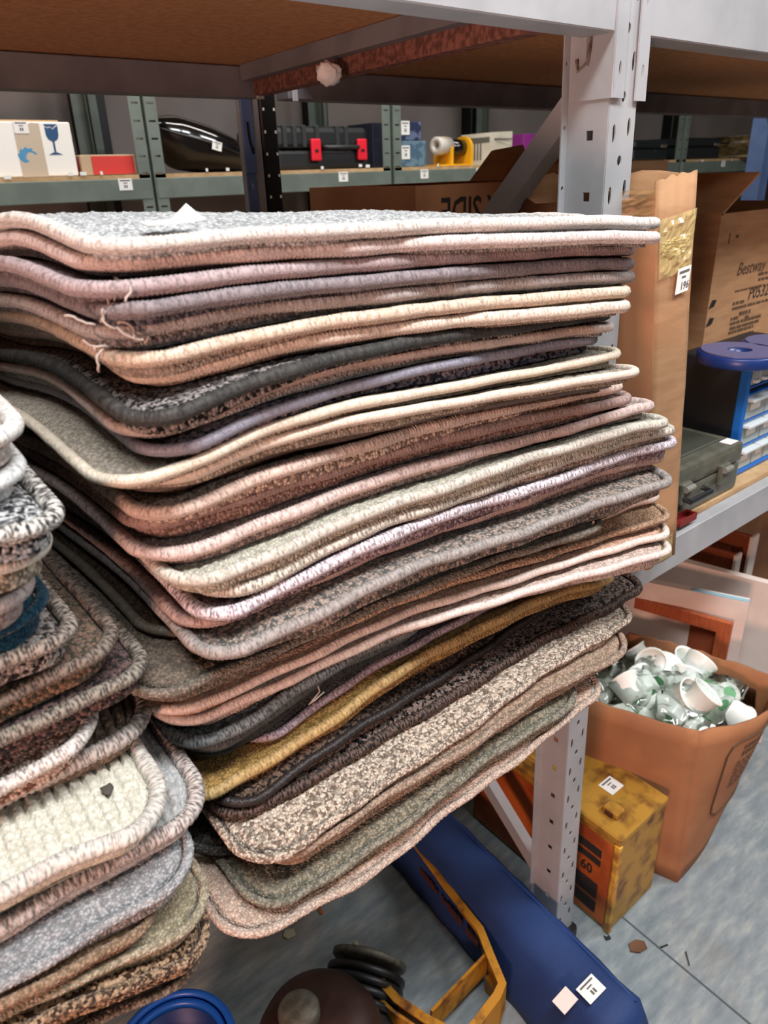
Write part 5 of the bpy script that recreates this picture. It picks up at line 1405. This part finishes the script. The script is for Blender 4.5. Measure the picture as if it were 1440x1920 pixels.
# motor: rust-brown drum with a grey cap, ribbed dark ring and grey disc
M_MOT = mat('rust_brown_drum', (62, 38, 30), .55, .2, c2=(44, 28, 22), scale=14)
M_GCAP = mat('dull_grey_metal', (110, 108, 96), .55, .3, c2=(86, 84, 74), scale=60, bump=.2)
mc = at(545, 1878, 2, .24)
mot = thing('electric_motor', 'dark brown drum motor with a round grey cap on the floor under the mats', 'motor', (mc.x + .03, mc.y - .02, 0))
cc_ = Vector((mc.x + .03, mc.y - .03, 0))
bm = nbm(); lathe(bm, [(0, 0), (.095, 0), (.105, .02), (.105, .16), (.092, .19), (.072, .205), (.045, .21), (0, .21)], cc_, 40); obj('drum', bm, M_MOT, mot, True)
bm = nbm(); lathe(bm, [(0, .211), (.030, .211), (.034, .216), (.034, .232), (.030, .238), (0, .238)], cc_ + Vector((-.025, .015, 0)), 32); obj('cap', bm, M_GCAP, mot, True)
cc_ = cc_ + Vector((.01, -.03, 0))
ax_ = Vector((.75, .55, .35)).normalized()
bc_ = cc_ + Vector((.10, .075, .05))
for k in range(5):
    bm = nbm(); lathe(bm, [(.06, 0), (.074, .002), (.076, .008), (.074, .014), (.06, .016)], bc_ + ax_ * (.017 * k - .02), 32, ax_); obj('cooling_fin', bm, M_BLACKP, mot, True)
bm = nbm(); lathe(bm, [(0, 0), (.068, 0), (.072, .004), (.072, .012), (.05, .018), (0, .018)], bc_ + ax_ * .075, 36, ax_); obj('end_disc', bm, M_GCAP, mot, True)
# blue bucket rim
bk = at(325, 1968, 2, .26)
bu = thing('blue_bucket', 'blue plastic bucket on the floor under the left stack, only its rim in view', 'bucket', (bk.x, bk.y, 0))
Rb_ = .085
bm = nbm(); lathe(bm, [(0, .002), (Rb_ * .74, .002), (Rb_ * .96, .25), (Rb_ * .93, .25), (Rb_ * .71, .006), (0, .006)], (bk.x, bk.y, 0), 40); obj('bucket_wall', bm, mat('dark_blue_plastic', (20, 50, 120), .4), bu, True)
for r_, z in ((Rb_ * 1.04, .255), (Rb_ * .90, .250)):
    bm = nbm(); lathe(bm, [(r_ - .006, z - .006), (r_ + .004, z - .006), (r_ + .006, z), (r_ + .003, z + .006), (r_ - .005, z + .006)], (bk.x, bk.y, 0), 48, close=True); obj('rim', bm, mat('bright_blue_plastic', (30, 96, 196), .35), bu, True)
# litter
def litter(name, px, py, poly, m, lab, cat, th=.003):
    p = at(px, py, 2, .001); bm = nbm(); prism(bm, poly, (p.x, p.y, .001), (1, 0, 0), (0, 1, 0), th)
    o = obj(name, bm, m, None, loc=tuple(p)); tag(o, lab, cat); return o
M_CHIPW = mat('pale_chip', (176, 168, 140), .8)
litter('plastic_chip', 540, 1762, [(0, 0), (.018, -.004), (.022, .012), (.006, .022), (-.004, .012)], M_CHIPW, 'pale oval chip on the dark floor below the bottom mat', 'litter')
litter('wood_splinter', 668, 1790, [(0, 0), (.008, 0), (.020, .020), (.012, .022)], M_CHIPW, 'pale splinter on the dark floor left of the yellow frame', 'litter')
litter('orange_scrap', 602, 1716, [(0, 0), (.006, 0), (.010, .02), (.004, .02)], mat('orange_scrap', (170, 96, 40), .7), 'small orange scrap on the dark floor under the bottom mat', 'litter')
litter('cardboard_scrap', 1182, 1785, [(0, 0), (.012, -.014), (.032, -.018), (.040, -.006), (.030, .008), (.012, .012), (.006, .006)], M_CARDD, 'torn brown cardboard scrap on the blue grey floor', 'litter')
litter('black_clip', 1137, 1764, [(0, 0), (.010, -.004), (.014, .004), (.006, .004), (.004, .010)], M_BLACKP, 'tiny black clip on the floor beside the yellow case', 'litter')
litter('black_bristle', 1240, 1778, [(0, 0), (.016, -.006), (.016, -.003), (0, .003)], M_BLACKP, 'short black bristle on the floor right of the cardboard scrap', 'litter', .002)
litter('bent_nail', 1292, 1812, [(0, 0), (.003, 0), (.024, .020), (.021, .021)], mat('dark_steel', (70, 72, 72), .5, .5), 'thin grey nail on the blue grey floor', 'litter', .002)
# ------------------------------------------------------------------ rusty yellow case
M_YCASE = mat('rusty_yellow_case', (172, 128, 46), .5, .1, c2=(92, 52, 22), scale=24, fac=(.48, .70), detail=12, bump=.3, bscale=60)
M_OCASE = mat('orange_case_front', (200, 104, 40), .5, .1, c2=(150, 66, 26), scale=8, detail=6)
HC = .270
A_ = at(1137, 1752, 2, 0); Bq = at(1222, 1664, 2, 0)
A_ = Vector((A_.x + .004, A_.y, 0)); Bq = Vector((Bq.x, Bq.y, 0))
fx = (Bq - A_).normalized(); fy = Vector((-fx.y, fx.x, 0)); fy = (fy + Vector((.03, 0, 0))).normalized()
WC = (Bq - A_).length; DC = .40
yc = thing('yellow_metal_case', 'rusty yellow steel equipment case on the floor behind the upright foot', 'equipment case', tuple(A_ + fx * WC / 2 + fy * DC / 2))
def cw_(x, y, z): return A_ + fx * x + fy * y + Vector((0, 0, z))
def cbox(name, lo, hi, m, parent, bev=.0):
    M_ = Matrix((( fx.x, fy.x, 0, A_.x), (fx.y, fy.y, 0, A_.y), (0, 0, 1, 0), (0, 0, 0, 1)))
    return bx(name, lo, hi, m, parent, bev, M_)
cbox('case_body', (0, 0, .001), (WC, DC, HC - .022), M_YCASE, yc, .003)
cbox('case_lid', (-.003, -.003, HC - .020), (WC + .003, DC + .003, HC), M_YCASE, yc, .004)
cbox('orange_panel', (-.0022, .012, .014), (-.0004, DC - .01, HC - .030), M_OCASE, yc)
cbox('edge_strip', (-.004, -.004, .002), (.008, .010, HC - .020), mat('yellow_edge', (214, 164, 60), .5, c2=(150, 100, 40), scale=30), yc, .002)
for z0, z1_ in ((HC - .082, HC - .062), (HC - .106, HC - .090)):
    cbox('black_stripe', (-.0034, .035, z0), (-.0020, .20, z1_), M_PRINT, yc)
cbox('black_stripe', (-.0034, .035, .070), (-.0020, .20, .112), M_PRINT, yc)
cbox('black_stripe', (-.0034, .035, .030), (-.0020, .20, .062), M_PRINT, yc)
text('case_lettering', 'FP 60', .036, cw_(-.0026, .118, HC - .142), -fy, (0, 0, 1), M_PRINT, yc, bold=.03, sx=.82)
lt = cbox('lid_catch', (.030, .030, HC), (.058, .066, HC + .016), M_YCASE, yc, .003)
cbox('catch_slot', (.027, .040, HC + .003), (.0305, .058, HC + .012), M_RUSTD, lt)
bm = nbm(); tube(bm, [cw_(.02, .20, HC + .001), cw_(.02, .20, HC + .02), cw_(.02, .32, HC + .02), cw_(.02, .32, HC + .001)], .004, 6); obj('carry_handle', bm, M_YCASE, yc, True)
so_ = cw_(.080, .075, HC + .0002)
sticker(yc, so_, fx, fy, .040, .036)
# ------------------------------------------------------------------ big open box of cups
hb = .425
K = at(1270, 1656, 2, 0); K = Vector((K.x, K.y, 0))
Rb2 = at(1352, 1508, 2, 0); Rb2 = Vector((Rb2.x, Rb2.y, 0))
KT = at(1310, 1374, 2, hb); RT2 = Vector((1.475, .478, hb))
cups = thing('open_cardboard_box', 'big open cardboard box on the floor filled with a clear bag of cups', 'cardboard box', (1.32, .65, 0))
BLc = Vector((1.075, .83, hb)); BRc = Vector((1.385, .80, hb))
botL = Vector((1.095, .82, 0)); botBR = Vector((1.39, .80, 0))
def boxwall(name, a, b, c, d, bow, seed, jag=.004, m=M_CARD2):
    r_ = random.Random(seed); bm = nbm(); n = (b - a).cross(d - a).normalized(); g = []
    NX, NZ = 14, 10
    for i in range(NZ + 1):
        row = []
        for j in range(NX + 1):
            s, t = j / NX, i / NZ
            p = (a * (1 - s) + b * s) * (1 - t) + (d * (1 - s) + c * s) * t
            p = p + n * bow * math.sin(math.pi * s) * (.3 + .7 * t)
            if i == NZ: p = p + Vector((0, 0, r_.uniform(-jag, jag)))
            if i == 0: p = Vector((p.x, p.y, .001))
            row.append(bm.verts.new(p))
        g.append(row)
    for i in range(NZ):
        for j in range(NX): bm.faces.new((g[i][j], g[i][j + 1], g[i + 1][j + 1], g[i + 1][j]))
    o = obj(name, bm, m, cups, True); solid(o, .006, -1); return o
KTv = Vector((KT.x, KT.y, hb)); RTv = Vector((RT2.x, RT2.y, hb))
front = boxwall('front_panel', K, Rb2, RTv, KTv, .050, 1)
boxwall('side_panel', botL, K, KTv, BLc, .010, 2)
boxwall('side_panel', Rb2, botBR, BRc, RTv, .012, 3)
boxwall('back_panel', botBR, botL, BLc, BRc, .006, 4)
bm = nbm(); bm.faces.new([bm.verts.new(p + Vector((0, 0, .003))) for p in (K, Rb2, botBR, botL)]); solid(obj('base_panel', bm, M_CARD2, cups), .003)
# printed panel on the front: rounded outline and lines of text
def onf(s, t, off=.0): # point on front wall
    n = (Rb2 - K).cross(KTv - K).normalized()
    p = (K * (1 - s) + Rb2 * s) * (1 - t) + (KTv * (1 - s) + RTv * s) * t
    return p + n * (.050 * math.sin(math.pi * s) * (.3 + .7 * t) + off)
sq_ = lambda s: .23 + (s - .49) * 1.30
path = [(.55, .36)] + [(.50, .40), (.49, .45)] + [(.49, t) for t in np.linspace(.5, .80, 6)] + [(.51, .86), (.56, .885)] + [(s, .89) for s in np.linspace(.62, .97, 6)] + [(.97, .36)] + [(s, .36) for s in np.linspace(.9, .55, 4)]
bm = nbm(); tube(bm, [onf(sq_(s), t, .001) for s, t in path], .0026, 4); obj('printed_outline', bm, M_PRINTB, cups)
for t, s0, s1 in ((.82, .60, .90), (.775, .60, .84)):
    bm = nbm(); r_ = random.Random(int(t * 100)); s = s0
    while s < s1:
        w_ = .022; bm.faces.new([bm.verts.new(onf(sq_(a), b, .0012)) for a, b in ((s, t - .014), (s + w_ * .8, t - .014), (s + w_ * .8, t + r_.choice((.008, .016))), (s, t + .014))]); s += w_ + .006
    obj('print_words', bm, M_PRINTB, cups)['kind'] = 'stuff'
bm = nbm()
for t in (.72, .695, .67, .645, .62, .595, .57, .545):
    s = .58
    while s < .86:
        w_ = rr.uniform(.02, .06); bm.faces.new([bm.verts.new(onf(sq_(a), b, .0012)) for a, b in ((s, t - .004), (s + w_, t - .004), (s + w_, t + .004), (s, t + .004))]); s += w_ + .012
o = obj('small_print', bm, M_PRINTB, cups); o['kind'] = 'stuff'
bm = nbm(); bm.faces.new([bm.verts.new(onf(sq_(a), b, .0015)) for a, b in ((.72, .90), (.88, .90), (.90, .965), (.74, .97))]); obj('lot_sticker', bm, M_PAPER, cups)
# cups
M_CUP = mat('translucent_white_cup', (240, 244, 238), .3)
M_DOT = mat('green_cup_print', (110, 176, 124), .5)
def cup_proto():
    t = thing('plastic_cup', 'white plastic cup with a green mark, jumbled in the clear bag in the open box', 'cup', (0, 0, 0), 'plastic cups in the open box')
    bm = nbm(); lathe(bm, [(0, 0), (.024, 0), (.026, .003), (.033, .052), (.0365, .055), (.0365, .058), (.033, .058), (.0315, .053), (.0245, .005), (0, .004)], (0, 0, 0), 20)
    obj('cup_body', bm, M_CUP, t, True)
    bm = nbm(); lathe(bm, [(0, -.0008), (.014, -.0008), (.014, -.0002), (0, -.0002)], (0, 0, 0), 16); obj('green_mark', bm, M_DOT, t)
    return t
proto = cup_proto(); kids = list(proto.children)
cen = (K + Rb2 + botBR + botL) / 4
corners_t = [KTv, RTv, BRc, BLc]
rr = random.Random(42)
placed = []
def inside(s, u, z=None):
    T = (KTv * (1 - s) + RTv * s) * (1 - u) + (BLc * (1 - s) + BRc * s) * u
    if z is None: return T
    B_ = (K * (1 - s) + Rb2 * s) * (1 - u) + (botL * (1 - s) + botBR * s) * u
    p = B_ + (T - B_) * (z / hb); return Vector((p.x, p.y, z))
first = True
for i in range(5200):
    if len(placed) >= 90: break
    s, u = rr.uniform(.21, .84), rr.uniform(.12, .86)
    lvl = hb - .115 + .066 * (i > 1500) + .02 * math.sin(math.pi * s) * math.sin(math.pi * u)
    p = inside(s, u, lvl + rr.uniform(-.016, .014))
    if any((p - q_).length < .037 for q_ in placed): continue
    placed.append(p)
    if first: c = proto; first = False
    else:
        c = proto.copy(); COL.objects.link(c)
        for kdd in kids:
            k2 = kdd.copy(); COL.objects.link(k2); k2.parent = c
    c.location = p
    c.rotation_euler = (rr.uniform(0, 6.28), rr.uniform(-1.2, 1.2), rr.uniform(0, 6.28))
# clear bag over the cups
bm = nbm(); g = []; NN = 30; r_ = random.Random(4)
for i in range(NN + 1):
    row = []
    for j in range(NN + 1):
        s, u = i / NN, j / NN
        s2, u2 = .05 + .88 * s, .06 + .86 * u
        p = inside(s2, u2)
        h = hb - .030 + .045 * (math.sin(math.pi * s) * math.sin(math.pi * u)) ** .5 + r_.uniform(-.007, .007)
        if min(s, u, 1 - s, 1 - u) < .01: h = hb - .10
        row.append(bm.verts.new((p.x, p.y, h)))
    g.append(row)
for i in range(NN):
    for j in range(NN): bm.faces.new((g[i][j], g[i + 1][j], g[i + 1][j + 1], g[i][j + 1]))
M_BAG = bpy.data.materials.new('clear_polythene'); M_BAG.use_nodes = True
nt = M_BAG.node_tree; out = nt.nodes['Material Output']; nt.nodes.remove(nt.nodes['Principled BSDF'])
tr = nt.nodes.new('ShaderNodeBsdfTransparent'); tr.inputs[0].default_value = (.95, .97, .95, 1); gl = nt.nodes.new('ShaderNodeBsdfGlossy'); gl.inputs['Roughness'].default_value = .12
fr2 = nt.nodes.new('ShaderNodeFresnel'); fr2.inputs[0].default_value = 1.6
ms = nt.nodes.new('ShaderNodeMixShader'); nt.links.new(fr2.outputs[0], ms.inputs[0]); nt.links.new(tr.outputs[0], ms.inputs[1]); nt.links.new(gl.outputs[0], ms.inputs[2]); nt.links.new(ms.outputs[0], out.inputs[0])
bagc = inside(.5, .5)
o = obj('clear_bag', bm, M_BAG, None, True, loc=(bagc.x, bagc.y, hb - .05)); tag(o, 'crinkled clear plastic bag over the white cups in the open box', 'plastic bag')
# ------------------------------------------------------------------ canvases and frames behind the box
def board(name, lab, cat, a, b, z0, z1, th, m, group=None, edge=None):
    """upright board from a to b (x,y), thickness th towards +n"""
    a = Vector((a[0], a[1], 0)); b = Vector((b[0], b[1], 0)); d = (b - a).normalized(); n = Vector((-d.y, d.x, 0)) * th
    t = thing(name, lab, cat, (a.x, a.y, z0), group)
    bm = nbm(); hexa(bm, [a + Zv * z0, b + Zv * z0, b + n + Zv * z0, a + n + Zv * z0], [a + Zv * z1, b + Zv * z1, b + n + Zv * z1, a + n + Zv * z1])
    bmesh.ops.recalc_face_normals(bm, faces=bm.faces)
    obj('panel', bm, m, t); return t, a, b, d, n
def frame_rails(t, a, b, d, n, z0, z1, w, m, off=-.012, th=.018, name='stretcher_bar'):
    n1 = n.normalized() * off
    for (p, q, za, zb_) in ((a, b, z1 - w, z1), (a, b, z0, z0 + w), (a, a + d * w, z0 + w, z1 - w), (b - d * w, b, z0 + w, z1 - w)):
        bm = nbm(); u = n.normalized() * th
        hexa(bm, [p + n1 + Zv * za, q + n1 + Zv * za, q + n1 + u + Zv * za, p + n1 + u + Zv * za], [p + n1 + Zv * zb_, q + n1 + Zv * zb_, q + n1 + u + Zv * zb_, p + n1 + u + Zv * zb_])
        bmesh.ops.recalc_face_normals(bm, faces=bm.faces); obj(name, bm, m, t)
M_WOOD = mat('pine_bar', (176, 92, 52), .6, c2=(160, 80, 44), scale=30, stretch=(1, 8, 1))
M_CANV = mat('grubby_white_canvas', (238, 222, 212), .8, c2=(224, 206, 196), scale=8)
M_LBL = mat('pale_blue_card', (150, 190, 206), .6)
def xyof(px, py, z): v = at(px, py, 2, z); return Vector((v.x, v.y))
def ext(a, b, k): return a + (b - a) * k
# boards stand on edge and run into the bay, near ends towards the aisle
N1 = xyof(1405, 1130, .50); F1 = ext(N1, xyof(1230, 1095, .50), 1.9)
t, a, b, d, n = board('stretched_canvas', 'white canvas standing on edge behind the open cardboard box', 'canvas', N1, F1, .001, .50, -.022, M_CANV)
q0_ = a + Zv * .501; q1_ = a + d * .13 + Zv * .501
bm = nbm(); bar(bm, q0_ - n * -.3, q1_ - n * -.3, .012, .002); obj('blue_edge', bm, M_LBL, t)
N2 = xyof(1376, 1166, .45); F2 = ext(N2, xyof(1192, 1114, .45), 1.5)
t2 = thing('picture_frame', 'orange brown wooden frame standing in front of the white canvas', 'picture frame', (N2.x, N2.y, 0))
a = Vector((F2.x, F2.y, 0)); b = Vector((N2.x, N2.y, 0)); d = (b - a).normalized(); n = Vector((d.y, -d.x, 0))
frame_rails(t2, a, b, d, n, .004, .45, .032, M_WOOD, 0, .016, 'frame_bar')
bm = nbm(); p_ = a + d * .032 + n * -.004; q_ = b - d * .032 + n * -.004
hexa(bm, [p_ + Zv * .036, q_ + Zv * .036, q_ + n * -.004 + Zv * .036, p_ + n * -.004 + Zv * .036], [p_ + Zv * .418, q_ + Zv * .418, q_ + n * -.004 + Zv * .418, p_ + n * -.004 + Zv * .418]); bmesh.ops.recalc_face_normals(bm, faces=bm.faces)
obj('backing_panel', bm, mat('brown_hardboard', (150, 74, 44), .7), t2)
N5 = Vector((N1.x + .06, N1.y - .03)); F5 = Vector((F1.x + .12, F1.y))
t5, a, b, d, n = board('stretched_canvas', 'second white canvas at the right edge, behind the first', 'canvas', N5 + Vector((.10, -.01)), F5 + Vector((.1, 0)), .001, .485, -.022, M_CANV)
YN = .78
nA_ = at(1378, 1040, 1, YN); nB_ = at(1408, 1006, 1, YN)
nA_.x += .0
t3, a, b, d, n = board('picture_frame', 'brown picture frame with a pale edge, left of two under the right shelf', 'picture frame', (nA_.x, YN), (nA_.x - .08, 1.25), .001, nA_.z, -.012, mat('brown_hardboard', (150, 74, 44), .7))
frame_rails(t3, b, a, -d, Vector((-d.y, d.x, 0)) * -1, .02, nA_.z - .002, .045, M_WOOD, .0, .014, 'frame_bar')
bx('pale_edge', (nA_.x - .006, YN - .008, .002), (nA_.x + .026, YN - .001, nA_.z), M_CANV, t3)
t4, a, b, d, n = board('picture_frame', 'brown picture frame with a pale edge, right of two under the right shelf', 'picture frame', (nB_.x, YN), (nB_.x - .06, 1.25), .001, nB_.z, -.012, mat('brown_hardboard', (150, 74, 44), .7))
frame_rails(t4, b, a, -d, Vector((-d.y, d.x, 0)) * -1, .02, nB_.z - .002, .045, M_WOOD, .0, .014, 'frame_bar')
bx('pale_edge', (nB_.x - .006, YN - .008, .002), (nB_.x + .036, YN - .001, nB_.z), M_CANV, t4)
fc_ = Vector((nB_.x, 0, 0))
bx_r = carton('cardboard_box', 'reddish brown cardboard box under the right shelf at the picture edge', (fc_.x + .12, .90, .001), (fc_.x + .60, 1.25, .60), M_CARD2)
lowb = bx('low_cardboard_box', (Rb2.x + .30, Rb2.y + .16, .001), (Rb2.x + .75, Rb2.y + .50, .12), M_CARD2, None, .003); tag(lowb, 'low brown box on the floor right of the open box of cups', 'cardboard box')
